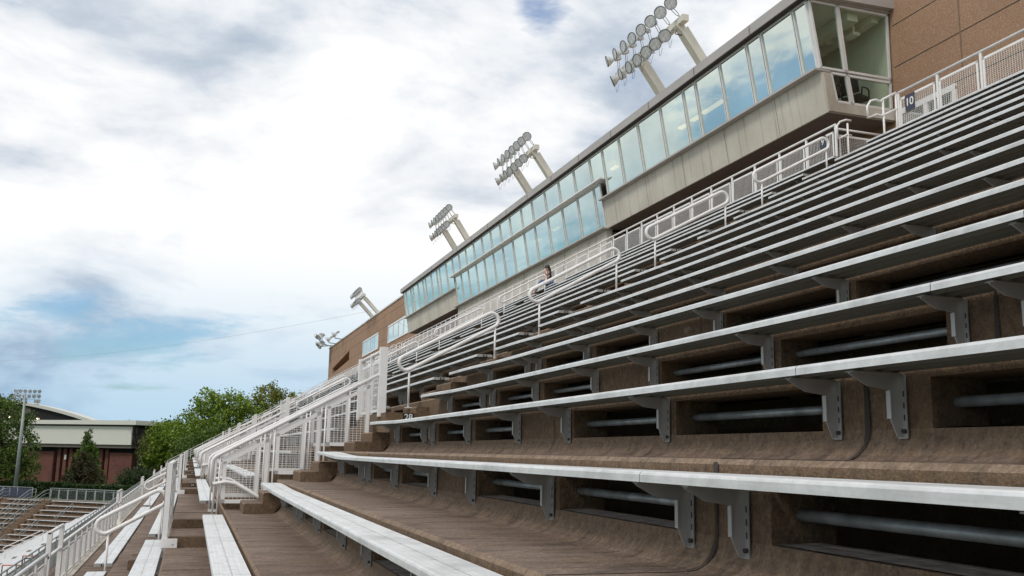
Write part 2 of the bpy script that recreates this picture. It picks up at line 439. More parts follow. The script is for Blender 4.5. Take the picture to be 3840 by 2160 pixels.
# the stair openings: side walls, steps going down, head wall
for k in range(NSEC):
    o = PER * k; a, b = 14.02 + o, 15.88 + o; m = MB()
    for s0, s1 in ((a - .12, a), (b, b + .12)):
        m.prism([(.49, TR[25] - .14), (.49, -3.5), (2.6, -3.5), (2.6, TR[27] - .14)], s0, s1)
    m.box(FT[28] - .06, FT[28] + .02, a, b, -3.5, TR[28] - .004)
    for n in (25, 26, 27):
        for q0, q1 in ((a, a + .13), (b - .13, b)): m.box(FT[n] + .025, FT[n + 1] + .015, q0, q1, TR[n] - .6, TR[n] + .075)
    for i in range(8):
        m.box(.48 + .26 * i, .48 + .26 * (i + 1), a, b, TR[24] - .17 * (i + 1) - .3, TR[24] - .17 * (i + 1))
    # kerb where the head fence stands
    m.box(FT[28] + .03, FT[29] - .02, 13.55 + o, 15.95 + o, TR[28] + .001, TR[28] + .165)
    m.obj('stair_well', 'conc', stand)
    if k < 2:
        p = MB(); p.box(2.86, 3.02, 13.538 + o, 13.549 + o, TR[28] + .035, TR[28] + .16); pl = p.obj('number_patch', 'numplate', stand)
        text('number', '28', .125, face_y(2.94, 13.536 + o, TR[28] + .10), 'numwhite', pl)

# ------------------------------------------------------------------ benches
PLK = [(0, -.012), (.004, -.004), (.012, 0), (.118, 0), (.120, -.0012), (.124, -.0012), (.126, 0), (.244, 0), (.250, -.006), (.250, -.040), (.242, -.040), (.242, -.02),
       (.175, -.02), (.175, -.040), (.168, -.040), (.168, -.02), (.082, -.02), (.082, -.040), (.075, -.040), (.075, -.02), (.01, -.02), (.01, -.039), (.0, -.039)]
def bracket_mesh():
    m = MB()
    g = [(.03, -.044), (.27, -.044), (.27, -.285), (.238, -.285), (.208, -.215), (.208, -.108), (.11, -.096), (.03, -.054)]
    m.prism(g, -.003, .003)
    m.box(.03, .268, -.022, .022, -.0475, -.0425)            # top flange
    m.box(.2625, .268, -.026, .024, -.29, -.05)               # wall flange
    m.box(.204, .209, -.012, .012, -.216, -.11)
    
    q = len(m.f)
    for z in (-.11, -.155, -.20): m.box(.2605, .2624, -.019, -.013, z - .022, z)
    m.tube([(.2615, -.016, -.262), (.250, -.016, -.262)], .009, 6)
    me = m.mesh('bracket'); me.materials.append(M['galv']); me.materials.append(M['joint'])
    for i in range(q, len(m.f)): me.polygons[i].material_index = 1
    return me
BRM = bracket_mesh()
SAG = [0.0]
def sag(k, s):
    if k > 0: return 0
    x = min(1, max(0, (s - 11.0) / 1.9)); x = x * x * (3 - 2 * x)
    return SAG[0] * (1 - x)
def bench(t, z, s0, s1, k, label, group, joints=(), brk=(), num=None, drop=True):
    root = tag(empty('bench', (t, s0, z)), label, 'bench', group); SAG[0] = -.042 if abs(z + .0125) < .01 else -.022
    pts = [s0]
    if k == 0 and drop:
        pts += [11.0, 11.3, 11.6, 11.9, 12.2, 12.5, 12.9]
    pts = [p for p in pts if p < s1 - .05] + [s1]
    cuts = [s0] + [j for j in joints if s0 + .5 < j < s1 - .5] + [s1]
    for ci in range(len(cuts) - 1):
        a, b = cuts[ci], cuts[ci + 1]
        if ci: a += .004
        st = [a] + [p for p in pts if a < p < b] + [b]
        m = MB(); n = len(PLK); vs = []; fs = []
        for s in st:
            dz = sag(k, s) if drop else 0
            vs += [(p[0], s - s0, p[1] + dz) for p in PLK]
        for i in range(len(st) - 1):
            for q in range(n):
                fs.append((i * n + q, i * n + (q + 1) % n, (i + 1) * n + (q + 1) % n, (i + 1) * n + q))
        m.add(vs, fs)
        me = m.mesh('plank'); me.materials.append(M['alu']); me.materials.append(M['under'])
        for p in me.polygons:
            if p.normal.z < -.5 or (p.center.x > .02 and abs(p.normal.x) > .5): p.material_index = 1  # down-facing, rib and back faces take the tone with shade painted in
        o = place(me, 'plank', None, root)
        if ci == 0:      # end cap, with the row number where readable
            c = MB(); dz = sag(k, s0) if drop else 0
            c.box(.002, .252, -.006, -.0005, -.044 + dz, -.001 + dz); cap = c.obj('end_cap', 'galv', o)
            if num:
                p = MB(); p.box(.10, .17, -.009, -.0062, -.044 + dz, -.006 + dz); pp = p.obj('number_plate', 'numplate', root)
                text('number', str(num), .036, face_y(.135, -.0095, -.025 + dz), 'numwhite', pp)
        if ci == len(cuts) - 2:
            c = MB(); dz = sag(k, s1) if drop else 0
            c.box(.002, .252, s1 - s0 + .0005, s1 - s0 + .006, -.044 + dz, -.001 + dz); c.obj('end_cap', 'galv', o)
    for s in brk:
        if s0 + .15 < s < s1 - .1:
            br = place(BRM, 'bracket', None, root, (0, s - s0, (sag(k, s) if drop else 0)))
    return root

BLK = ['in the block nearest the camera', 'in the second block from the camera', 'in the third block from the camera',
       'in the fourth block from the camera', 'in the fifth block from the camera', 'in the sixth block from the camera', 'in the farthest block']
allbrk = []
j = -4.25
while j < SEND:
    allbrk += [j + q for q in BRK]; j += 7.45
for k in range(NSEC + 1):
    for n in range(22, 41):
        o = PER * k
        e0 = 13.06 if 24 <= n <= 28 else (14.2 if n < 24 else 13.68)
        b0 = 16.56 if 24 <= n <= 28 else (15.15 if n < 24 else 14.62)
        s0 = SBEG if k == 0 else b0 + o - PER
        s1 = e0 + o if k < NSEC else SEND - .3
        if n == 22 and False: continue
        i = n - 22
        if n == 40: w = 'topmost aluminium bench, beside the upper walkway,'
        else: w = 'aluminium bench, %s row above the front guard,' % ORD[i]
        bench(TB[n], ZB[n], s0, s1, k, w + ' ' + BLK[k], 'aluminium benches of the main stand', [3.28 + 7.45 * (q - 1) for q in range(14)] if k == 0 else [],
              allbrk if k < 4 else allbrk[::2], n if (1 <= k <= 2) else None, drop=(25 <= n <= 33))

# ------------------------------------------------------------------ rails
def mesh_panel(w, h, slope=0, pitch=(.05, .033), fr=.04, wr=.0035):
    """frame with woven wires in the Y-Z plane; top edge may slope up along local axis (returns MB in local a,z coordinates on plane x=0)"""
    m = MB()
    def bx(a0, z0, a1, z1, ww, th=.012):
        m.beam((0, a0, z0), (0, a1, z1), th, ww, up=(0, 0, 1) if abs(a1 - a0) > abs(z1 - z0) else (0, 1, 0))
    top = lambda a: h + slope * a
    bx(fr / 2, 0, fr / 2, top(0), fr); bx(w - fr / 2, 0, w - fr / 2, top(w), fr)
    bx(0, fr / 2, w, fr / 2, fr); bx(0, top(0) - fr / 2, w, top(w) - fr / 2, fr)
    fw = MB()
    a = fr + pitch[0]
    while a < w - fr:
        fw.box(-wr * .6, wr * .6, a - wr / 2, a + wr / 2, fr, top(a) - fr); a += pitch[0]
    z = fr + pitch[1]
    while z < max(top(0), top(w)) - fr:
        a0, a1 = fr, w - fr
        if slope > 0 and z > top(0) - fr: a0 = max(fr, (z + fr - h) / slope)
        if slope < 0 and z > top(w) - fr: a1 = min(w - fr, (z + fr - h) / slope)
        if a1 > a0: fw.box(-wr * .6, wr * .6, a0, a1, z - wr / 2, z + wr / 2)
        z += pitch[1]
    return m, fw
def rot_mesh(mb, ax):
    if ax == 'x': mb.v = [(v[1], -v[0], v[2]) for v in mb.v]      # run along +X
    return mb
_pc = {}
def panel(parent, w, h, loc, slope=0, ax='y', pitch=(.05, .033), name='mesh_panel', rz=0, mat='white', wr=.004, fr=.04):
    key = (round(w, 2), round(h, 2), slope, ax, pitch, mat, wr, fr)
    if key not in _pc:
        f, ww = mesh_panel(w, h, slope, pitch, wr=wr, fr=fr); rot_mesh(f, ax); rot_mesh(ww, ax)
        _pc[key] = (f.mesh('panel_frame'), ww.mesh('wire_mesh'))
    f, ww = _pc[key]
    o = place(f, name, mat, parent, loc, rz); place(ww, 'wire_mesh', mat, o)
    return o

# top guard along the upper walkway
TG = 12.1; ZG = 6.80
def guard_run(t, z0, z1, s0, s1, label, cat='guardrail', group=None, step=1.0, mat='white', rr=.025, sign=None, double=True, pw=.05, gap=.13, pitch=(.05, .033), first=None):
    root = tag(empty('guardrail', (t, s0, z0)), label, cat, group)
    L = s1 - s0; n = max(1, round(L / step)); d = L / n
    m = MB(); m.tube([(0, 0, z1 - z0), (0, L, z1 - z0)], rr, 8); m.obj('top_rail', mat, root)
    pm = MB(); pm.box(-.014, .014, -pw / 2, pw / 2, 0, z1 - z0 - rr * .5); pme = pm.mesh('post')
    for i in range(n + 1):
        place(pme, 'post', mat, root, (0, min(L - .001, max(0.001, i * d)), 0))
    for i in range(n):
        panel(root, d - .10, z1 - z0 - gap - .12, (-.02, i * d + .05, .12), 0, 'y', pitch, mat=mat)
    return root
GR = 'guard rails along the upper walkway'
runs = []
for s0, s1, w in ((SBEG, 13.75, 'nearest length, below the brown wall'), (15.6, 58.45, 'long middle length under the press box'), (60.3, SEND, 'farthest length')):
    runs.append(guard_run(TG, 5.73, ZG, s0, s1, 'white mesh guard rail, upper walkway, ' + w, group=GR))
for k, s, nn in ((0, 13.42, '10'), (1, 15.98, '9'), (1, 45.9, '6')):
    if nn == '6': continue
    p = MB(); hs = .12 if nn == '10' else .09; p.box(-.045, -.036, s - hs, s + hs, .62 if hs > .1 else .68, .93)
    r = runs[k]; y0 = r.location.y
    p.v = [(v[0], v[1] - y0, v[2]) for v in p.v]
    pl = p.obj('section_sign', 'navy', r)
    text('number', nn, .21 if len(nn) > 1 else .18, face_x(-.048, s - y0, .775 if hs > .1 else .80), 'numwhite', pl)

# looped centre handrails in the aisles
def loop_pts(ta, za, tb_, zb, gapz, r):
    """closed racetrack in the X-Z plane: lower tube from a to b, upper tube gapz above"""
    A = Vector((ta, 0, za)); B = Vector((tb_, 0, zb)); d = (B - A).normalized(); n = Vector((-d.z, 0, d.x)); g = gapz
    pts = []
    for i in range(9):
        a = pi / 2 + pi * i / 8; pts.append(A + n * (g / 2) + (d * cos(a) + n * sin(a)) * (g / 2))
    for i in range(9):
        a = -pi / 2 + pi * i / 8; pts.append(B + n * (g / 2) + (d * cos(a) + n * sin(a)) * (g / 2))
    return pts
def loop_rail(ta, tb_, za, zb, fa, fb, s, label, group):
    root = tag(empty('handrail', (ta, s, fa)), label, 'handrail', group)
    m = MB(); m.tube([(p.x - ta, 0, p.z - fa) for p in loop_pts(ta, za, tb_, zb, .22, 0)], .030, 10, True); m.obj('rail_loop', 'white', root)
    for t, f, zt in ((ta, fa, za), (tb_, fb, zb)):
        p = MB(); p.tube([(t - ta, 0, f - fa), (t - ta, 0, zt - fa - .02)], .017, 8); p.box(t - ta - .05, t - ta + .05, -.04, .04, f - fa - .004, f - fa + .008); p.obj('post', 'white', root)
    return root
LOOPS = [(3.06, 4.41, 1.235, 1.98, .66, 1.45), (5.146, 6.50, 2.433, 3.20, 1.86, 2.69), (7.217, 8.59, 3.65, 4.40, 3.09, 3.92), (9.345, 10.745, 4.88, 5.66, 4.35, 5.2)]
AW = ['nearest aisle', 'second aisle', 'third aisle', 'fourth aisle', 'fifth aisle', 'farthest aisle']
for k in range(NSEC):
    for i, L in enumerate(LOOPS):
        loop_rail(L[0], L[1], L[2], L[3], L[4], L[5], 14.15 + PER * k, 'white looped tube handrail, %s one up in the %s' % (ORD[i], AW[k]) if i not in (0, 3) else
                  'white looped tube handrail, %s one above the landing in the %s' % ('lowest' if i == 0 else 'topmost', AW[k]), 'looped handrails up the aisles')
    loop_rail(-1.005, -.335, -1.18, -.81, TR[22] + .13, TR[23] + .12, 14.67 + PER * k, 'short white looped handrail below the landing of the %s' % AW[k], 'looped handrails below the landings')

# mesh railings on both sides of each stair opening, and the fence across its head
for k in range(NSEC):
    o = PER * k
    for side, s in ((0, 14.0), (1, 15.9)):
        root = tag(empty('stair_railing', (.32, s + o, TR[24])), 'white mesh railing, %s side of the stair opening in the %s' % (['near', 'far'][side], AW[k]), 'railing', 'mesh railings of the stair openings')
        X, Z = .32, TR[24]
        def L(p): return (p[0] - X, p[1], p[2] - Z)
        m = MB(); y = 0
        m.tube([L(p) for p in ((.30, y, -.50), (.30, y, -.17), (.315, y, -.135), (.35, y, -.10), (2.62, y, 1.15))], .028, 10); m.obj('top_rail', 'white', root)
        m = MB(); m.tube([L(p) for p in ((.32, y - .045, -.48), (.5, y - .045, -.45), (.62, y - .045, -.47), (1.02, y - .045, -.70), (2.2, y - .045, -1.38))], .024, 8); m.obj('lower_rail', 'white', root)
        for t, z0 in ((.34, TR[24] + .26), (.40, TR[24] + .26), (1.06, TR[25] - .1), (1.12, TR[25] - .1), (1.76, TR[26] - .1), (1.82, TR[26] - .1), (2.45, TR[27] - .1)):
            top = -.10 + (t - .36) * .553
            p = MB(); p.tube([L((t, y, z0)), L((t, y, top))], .013, 6); p.obj('post', 'white', root)
        p = MB(); p.box(.0, .13, -.012, .012, .14, .30); p.obj('base_plate', 'white', root)
        for i, (t0, zb) in enumerate(((.44, -.74), (1.14, -.34), (1.84, .07))):
            panel(root, .61, .57, L((t0, y - .02 if side == 0 else y + .02, zb)), .555, 'x', (.055, .034), wr=.0045, fr=.052)
    # head fence
    root = tag(empty('head_fence', (2.63, 13.98 + o, TR[28] + .145)), 'tall white mesh fence heading the stair opening of the %s' % AW[k], 'fence', 'fences at the head of the stair openings')
    hz = 1.0
    for q, yy in enumerate((0.02, .95, 1.9)):
        p = MB(); w = .055 if q != 1 else .03; p.box(-w, w, yy - w, yy + w, -.03, hz - (.02 if q else 0)); p.obj('post', 'white', root)
    m = MB(); m.tube([(0, 0, hz - .05), (0, 1.9, hz - .05)], .03, 8); m.obj('top_rail', 'white', root)
    for yy in (.08, 1.0): panel(root, .82, .78, (0, yy, .05), 0, 'y', (.05, .033))
# guard on the field side of every landing
for k in range(NSEC):
    o = PER * k; t = FT[24] - .015; z = TR[24] + .0
    root = tag(empty('landing_guard', (t, 12.97 + o, z)), 'white channel-post guard on the landing edge of the %s' % AW[k], 'guardrail', 'guards on the landing edges')
    for yy in (0, 1.15, 2.3, 3.45):
        p = MB(); p.box(-.04, .04, yy, yy + .006, -.25, 1.04); p.box(-.04, -.034, yy, yy + .06, -.25, 1.04); p.box(.034, .04, yy, yy + .06, -.25, 1.04); p.box(-.04, .04, yy + .03, yy + .06, .9, 1.045); p.obj('post', 'white', root)
        f = MB(); f.box(-.04, .155, yy - .012, yy - .001, .001, .115); f2 = MB(); f2.tube([(.10, yy - .012, .045), (.10, yy - .018, .045)], .009, 6); f.join(f2, 'galv')
        f.obj('foot_plate', 'white', root)
    m = MB(); m.tube([(0, .05, 1.02), (0, 3.5, 1.02)], .025, 8); m.obj('top_rail', 'white', root)
    for z_ in (.25, .5, .75): m = MB(); m.tube([(0, .05, z_), (0, 3.5, z_)], .012, 6); m.obj('mid_rail', 'white', root)

# handrails at the heads of the aisles where they meet the upper walkway
for k in (0, 3):
    o = PER * k
    for q, (s, t0, lab) in enumerate(((13.80, 11.42, 'near'), (15.52, 11.85, 'far'))):
        root = tag(empty('walkway_handrail', (12.08, s + o, 5.73)), 'white cranked handrail, %s side of the top of the %s' % (lab, AW[k]), 'handrail', 'cranked handrails at the aisle heads')
        m = MB(); X = 12.08
        if q == 0: P = [(12.08, 6.82), (11.80, 6.66), (11.72, 6.60), (11.62, 6.62), (11.50, 6.58), (11.42, 6.46), (11.42, 6.24), (11.62, 6.33), (11.72, 6.32), (11.82, 6.36), (12.08, 6.50)]
        else: P = [(12.42, 6.90), (12.30, 6.90), (12.15, 6.84), (12.07, 6.74), (12.07, 6.46), (12.2, 6.52), (12.30, 6.58), (12.42, 6.58)]
        m.tube([(a - X, 0, b - 5.73) for a, b in P], .022, 8); m.obj('rail_loop', 'white', root)
        for a in ((12.08, 11.78) if q == 0 else (12.33,)):
            p = MB(); p.tube([(a - X, 0, -.0 if a > 11.8 else -.3), (a - X, 0, .92 if q == 0 and a < 12 else 1.1)], .02, 8); p.obj('post', 'white', root)
    root = tag(empty('return_guard', (12.1, 15.64 + o, 5.73)), 'short white mesh guard turning across the walkway above the %s' % AW[k], 'guardrail', 'return guards on the upper walkway')
    m = MB(); m.tube([(0, 0, 1.0), (1.3, 0, 1.0)], .024, 8); m.obj('top_rail', 'white', root)
    for a in (.03, 1.27): p = MB(); p.box(a - .02, a + .02, -.02, .02, 0, 1.0); p.obj('post', 'white', root)
    panel(root, 1.1, .78, (.1, 0, .1), 0, 'x')

# front guard below the first row, and tall gate frames on it
fr = []
for k in range(7):
    s0, s1 = ((2.0, 16.7) if k == 0 else (18.6 + PER * (k - 1), 16.7 + PER * k)); s1 = min(s1, SEND)
    guard_run(-2.0, TR[22] - .40 + .0, -1.66, s0, s1, 'low white mesh guard on the front edge of the stand, %s' % ['beside the camera', 'second length from the camera', 'third length', 'fourth length', 'fifth length', 'sixth length', 'farthest length'][k],
              group='low guards along the front edge', step=1.05, rr=.028, pw=.08, gap=.14, pitch=(.06, .04))
    if k < 6:
        root = tag(empty('gate_frame', (-2.0, 16.85 + PER * k, TR[22] - .40)), 'tall white post frame standing in the front guard, %s one from the camera' % ORD[k], 'gate frame', 'post frames in the front guard')
        for a in (0, 1.5): p = MB(); p.box(-.035, .035, a - .05, a + .05, 0, 1.10); p.obj('post', 'white', root)
        for z in (1.10, .72): p = MB(); p.tube([(0, -.05, z), (0, 1.55, z)], .028, 8); p.obj('rail', 'white', root)
m = MB(); m.box(-2.12, -1.9, SBEG, SEND, TR[22] - .40 - .0, TR[22] - .30); m.obj('kerb', 'pale', stand)

# far end guard of the stand, following the slope
root = tag(empty('end_guard', (-2.0, SEND - .1, -2.4)), 'white sloping guard closing the far end of the stand', 'guardrail')
m = MB()
pa = [(-2.0, -1.2), (12.1, 6.80)]
for dz in (0, -.2, -.4, -.6): m.tube([(0, 0, 1.2 + dz + 0), (14.1, 0, 9.2 + dz)], .022, 6)
m.obj('rail', 'white', root)
for i in range(15):
    p = MB(); a = i * 14.1 / 14; z = 1.2 + a * 8 / 14.1; p.box(a - .02, a + .02, -.02, .02, z - 1.2, z); p.obj('post', 'white', root)
# ------------------------------------------------------------------ press box
PB = tag(empty('press_box', (13.5, 17.8, 8.04)), 'long glazed press box with outward leaning windows over pale concrete, under a grey fascia', 'press box')
PO = Vector(PB.location)
def pb(mb, name, mat, parent=PB):
    mb.v = [(v[0] - PO.x, v[1] - PO.y, v[2] - PO.z) for v in mb.v]; return mb.obj(name, mat, parent)
for s0, s1 in ((17.8, 30.4), (50.6, 63.65)):
    m = MB(); m.prism([(13.45, 9.03), (13.6, 8.04), (15.5, 8.04), (15.5, 8.27), (13.86, 8.27), (13.72, 9.03)], s0, s1); sp = m
    m = MB(); m.prism([(13.64, 8.031), (15.48, 8.031), (15.48, 8.037), (13.64, 8.037)], s0 + .02, s1); pb(m, 'soffit', 'soffit')
    m = MB(); m.box(13.26, 13.70, s0 - .03, s1 + .03, 9.035, 9.085); pb(m, 'ledge', 'fascia')
    m = MB()
    j = s0 + 1.9
    while j < s1:
        m.add([(13.449 - .002, j, 9.02), (13.449 - .002, j + .014, 9.02), (13.598 - .002, j + .014, 8.05), (13.598 - .002, j, 8.05)], [(0, 1, 2, 3)]); j += 2.45
    sp.join(m, 'joint'); pb(sp, 'concrete_spandrel', 'pale')
cw = MB(); cw.box(13.58, 13.80, 30.4, 50.6, 5.72, 8.0)
m = MB(); m.box(13.36, 13.8, 30.3, 50.7, 8.0, 8.05); pb(m, 'ledge', 'fascia')
m = MB(); m.box(13.08, 13.6, 29.9, 50.9, 9.70, 9.75); pb(m, 'canopy', 'frame')
m = MB()
for j in range(8): m.box(13.574, 13.58, 32.0 + j * 2.45, 32.014 + j * 2.45, 5.75, 7.98)
cw.join(m, 'joint'); pb(cw, 'concrete_wall', 'pale')
for ss in (34.2, 35.6):
    m = MB(); m.box(13.56, 13.58, ss, ss + .35, 7.05, 7.45); sg = pb(m, 'wall_sign', 'navy')
    if ss < 35: o_ = text('number', '7', .3, face_x(13.556, ss + .17, 7.25), 'numwhite', sg); o_.location = -PO
m = MB(); m.prism([(12.98, 10.83), (12.96, 11.09), (13.1, 11.13), (17.0, 11.16), (17.0, 10.9), (13.2, 10.83)], 17.6, 63.85); rf = m
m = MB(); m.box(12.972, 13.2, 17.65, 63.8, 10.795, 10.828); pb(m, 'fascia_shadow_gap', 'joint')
m = MB()
j = 20.0
while j < 63: m.box(12.957, 12.962, j, j + .012, 10.84, 11.08); j += 2.9
rf.join(m, 'joint'); pb(rf, 'roof_fascia', 'fascia')
gt = lambda z: 13.15 + (10.79 - z) * .1605
near = [17.84, 18.4, 19.78, 20.47, 21.83, 23.2, 23.93, 25.4, 27.0, 28.5, 29.9]
mid = [29.9, 31.05, 32.6, 34.2, 35.8, 37.4, 38.8, 40.4, 41.9, 43.4, 44.9, 46.4, 47.9, 49.3, 50.7]
far = [50.7, 52.1, 53.6, 54.3, 55.7, 57.2, 57.9, 59.3, 60.7, 61.4, 62.9, 63.62]
def glaze(ss, z0, z1, mat='glassA'):
    for a, b in zip(ss[:-1], ss[1:]):
        f = MB(); e = .03; w = .021
        t0, t1 = gt(z0), gt(z1)
        for (y0, q0, y1, q1) in ((a + w, z0 + w, a + w, z1 - w), (b - w, z0 + w, b - w, z1 - w), (a, z0 + w / 2, b, z0 + w / 2), (a, z1 - w / 2, b, z1 - w / 2)):
            f.beam((gt(q0), y0, q0), (gt(q1), y1, q1), .05, .06 if y0 == y1 else w * 1.5, up=(1, 0, 0) if y0 == y1 else (0, 0, 1))
        fo = pb(f, 'window', 'frame')
        g = MB(); g.add([(gt(z0) + .01, a + .05, z0 + .03), (gt(z0) + .01, b - .05, z0 + .03), (gt(z1) + .01, b - .05, z1 - .03), (gt(z1) + .01, a + .05, z1 - .03)], [(3, 2, 1, 0)])
        pb(g, 'pane', mat, fo)
        k = MB(); k.beam((gt(z0) - .034, b, z0), (gt(z1) - .034, b, z1), .008, .006, up=(1, 0, 0)); pb(k, 'gasket', 'joint', fo)
glaze(near, 9.09, 10.79); glaze(far, 9.09, 10.79); glaze(mid, 9.78, 10.79); glaze(mid[:1] + [30.55] + mid[1:] if 0 else [30.42] + mid[1:-1] + [50.55], 8.06, 9.69)
# near end wall: glass between the leaning front and the brown wall
def endglass(p, mat='glassB'):
    f = MB(); n = len(p); c = (sum(q[0] for q in p) / n, sum(q[1] for q in p) / n)
    for i in range(n):
        a, b = p[i], p[(i + 1) % n]
        f.beam((a[0], 17.80, a[1]), (b[0], 17.80, b[1]), .055, .075, up=(0, 1, 0))
    fo = pb(f, 'end_window', 'frame')
    g = MB(); ar = sum(p[i][0] * p[(i + 1) % n][1] - p[(i + 1) % n][0] * p[i][1] for i in range(n)); g.add([(q[0] + (c[0] - q[0]) * .02, 17.81, q[1] + (c[1] - q[1]) * .02) for q in p], [tuple(range(n)) if ar > 0 else tuple(range(n))[::-1]]); pb(g, 'pane', mat, fo)
endglass([(gt(9.1) + .03, 9.12), (14.13, 9.12), (13.95, 10.76), (gt(10.76) + .03, 10.76)])
endglass([(14.18, 9.12), (15.42, 9.12), (15.42, 10.76), (14.0, 10.76)])
endglass([(13.72, 9.02), (14.15, 9.02), (14.27, 8.33), (13.86, 8.33)])
endglass([(14.20, 9.02), (15.42, 9.02), (15.42, 8.33), (14.32, 8.33)])
m = MB(); m.prism([(13.48, 9.0), (13.62, 8.06), (15.48, 8.06), (15.48, 8.29), (13.82, 8.29), (13.68, 9.0)], 17.74, 17.80); pb(m, 'concrete_end', 'pale')
m = MB(); m.box(13.1, 15.48, 17.74, 17.86, 10.80, 11.08); pb(m, 'end_fascia', 'fascia')
# inside
m = MB(); m.box(13.9, 18.9, 17.9, 63.5, 8.272, 8.30); m.box(13.8, 18.9, 30.5, 50.5, 7.9, 7.95); m.box(13.62, 18.9, 30.5, 50.5, 9.70, 9.76); pb(m, 'floor', 'carpet')
m = MB(); m.box(13.25, 18.9, 17.9, 63.5, 10.81, 10.826); m.box(18.8, 18.9, 17.9, 63.5, 7.95, 10.8); m.box(15.8, 18.8, 17.9, 17.95, 8.3, 10.8)
m.box(15.2, 18.8, 30.4, 30.5, 8.3, 10.8); m.box(15.5, 15.6, 17.9, 22.5, 8.3, 10.8); m.box(14.25, 15.5, 22.4, 22.5, 8.3, 10.8); m.box(13.3, 14.25, 22.4, 22.5, 10.2, 10.8); pb(m, 'inner_walls', 'inner')
m = MB(); m.box(14.4, 14.7, 17.95, 30, 10.55, 10.80); m.box(15.1, 15.3, 17.95, 30, 10.62, 10.80)
for q in range(5): m.box(13.4, 15.5, 19.4 + q * 2.2, 19.5 + q * 2.2, 10.66, 10.8)
pb(m, 'ceiling_beam', 'inner')
for t, s0, s1, z in ((14.15, 23.4, 24.6, 10.42), (14.15, 24.85, 25.3, 10.42), (14.15, 25.7, 26.1, 10.42), (14.2, 36.9, 37.6, 9.58), (14.2, 39.3, 39.9, 9.58), (14.2, 44.1, 44.8, 9.58), (14.2, 31.0, 31.5, 10.6)):
    m = MB(); m.box(t, t + .16, s0, s1, z, z + .05); pb(m, 'ceiling_lamp', 'lamp')
m = MB(); m.box(14.75, 14.95, 18.2, 18.5, 10.35, 10.42); m.box(14.82, 14.88, 18.3, 18.34, 10.42, 10.8); pb(m, 'smoke_detector', 'inner')
# office chairs behind the end glass
def chair(t, s, rz, label):
    r = tag(empty('office_chair', (t, s, 8.30), rz), label, 'chair', 'office chairs in the press box')
    m = MB(); m.box(-.24, .24, -.24, .24, .44, .51); m.obj('seat', 'black', r)
    m = MB(); m.prism([(.20, .56), (.25, .56), (.33, 1.05), (.28, 1.05)], -.22, .22); m.obj('backrest', 'black', r)
    for y in (-.27, .27):
        m = MB(); m.tube([(.2, y, .48), (.16, y, .68), (-.05, y, .70), (-.14, y, .66), (-.12, y, .48)], .02, 6); m.obj('armrest', 'black', r)
    m = MB(); m.tube([(0, 0, .08), (0, 0, .44)], .03, 8)
    for i in range(5):
        a = i * 2 * pi / 5; m.beam((0, 0, .09), (.28 * cos(a), .28 * sin(a), .05), .035)
    m.obj('star_base', 'black', r)
chair(14.15, 18.5, radians(30), 'black office chair by the leaning corner window of the press box')
chair(14.95, 18.45, radians(200), 'black office chair beside the brown wall inside the press box end window')

# ------------------------------------------------------------------ brown building behind and beside it
BB = tag(empty('brown_building', (15.5, 100, 5.5)), 'long brown precast building behind the stand, with strip windows and pale coping', 'building')
BO = Vector(BB.location)
def bb(mb, name, mat, parent=BB):
    mb.v = [(v[0] - BO.x, v[1] - BO.y, v[2] - BO.z) for v in mb.v]; return mb.obj(name, mat, parent)
ZT = 12.5; T = 15.5
def sq(m, s0, s1, za0, zb0, za1, zb1): m.quad((T, s0, za0), (T, s1, za1), (T, s1, zb1), (T, s0, zb0))
m = MB()
sq(m, -14, 17.79, 5.5, ZT, 5.5, ZT)
sq(m, 17.79, 63.66, 11.17, ZT, 11.17, ZT); sq(m, 17.79, 63.66, 5.5, 8.04, 5.5, 8.04)
sq(m, 63.66, 102.5, -6, ZT, -6, ZT); sq(m, 115.2, 119, -6, ZT, -6, ZT)
sq(m, 102.5, 115.2, 10.72, ZT, 9.75, ZT); sq(m, 102.5, 115.2, -6, 9.70, -6, 9.10)
for s0, s1, a, b in ((102.5, 115.2, 10.72, 9.75), (102.5, 115.2, 9.70, 9.10)): m.quad((T, s0, a), (T, s1, b), (T + 1.6, s1, b), (T + 1.6, s0, a))
for s, a, b in ((102.5, 9.7, 10.72), (115.2, 9.1, 9.75)): m.quad((T, s, a), (T, s, b), (T + 1.6, s, b), (T + 1.6, s, a))
m.quad((T, 119, -6), (T + 14, 119, -6), (T + 14, 119, ZT), (T, 119, ZT)); m.quad((T, -14, 5.5), (T + 14, -14, 5.5), (T + 14, -14, ZT), (T, -14, ZT))
m.quad((T, -14, ZT), (T + 14, -14, ZT), (T + 14, 119, ZT), (T, 119, ZT)); m.quad((T + 14, -14, -6), (T + 14, 119, -6), (T + 14, 119, ZT), (T + 14, -14, ZT))
wl = m
m = MB(); m.quad((T + 1.58, 102.5, 9), (T + 1.58, 115.2, 9), (T + 1.58, 115.2, 11), (T + 1.58, 102.5, 11)); bb(m, 'stair_void', 'dark')
m = MB(); m.box(T - .08, T + .3, -14, 17.5, ZT, ZT + .12); m.box(T - .08, T + .3, 63.9, 119.08, ZT, ZT + .12); bb(m, 'coping', 'coping')
m = MB()
for z in (11.53, 10.46, 9.39, 8.3): m.box(T - .003, T, -14, 17.7, z - .012, z + .012)
for z in (11.85, 10.85, 9.72, 8.6): m.box(T - .003, T, 63.7, 102.4 if z in (9.72,) else 119, z - .012, z + .012)
wl.join(m, 'joint')
m = MB()
for s in (15.6, 9.2, 2.8): m.box(T - .004, T, s - .02, s + .02, 5.72, ZT)
wl.join(m, 'jointb'); bb(wl, 'wall', 'agg')
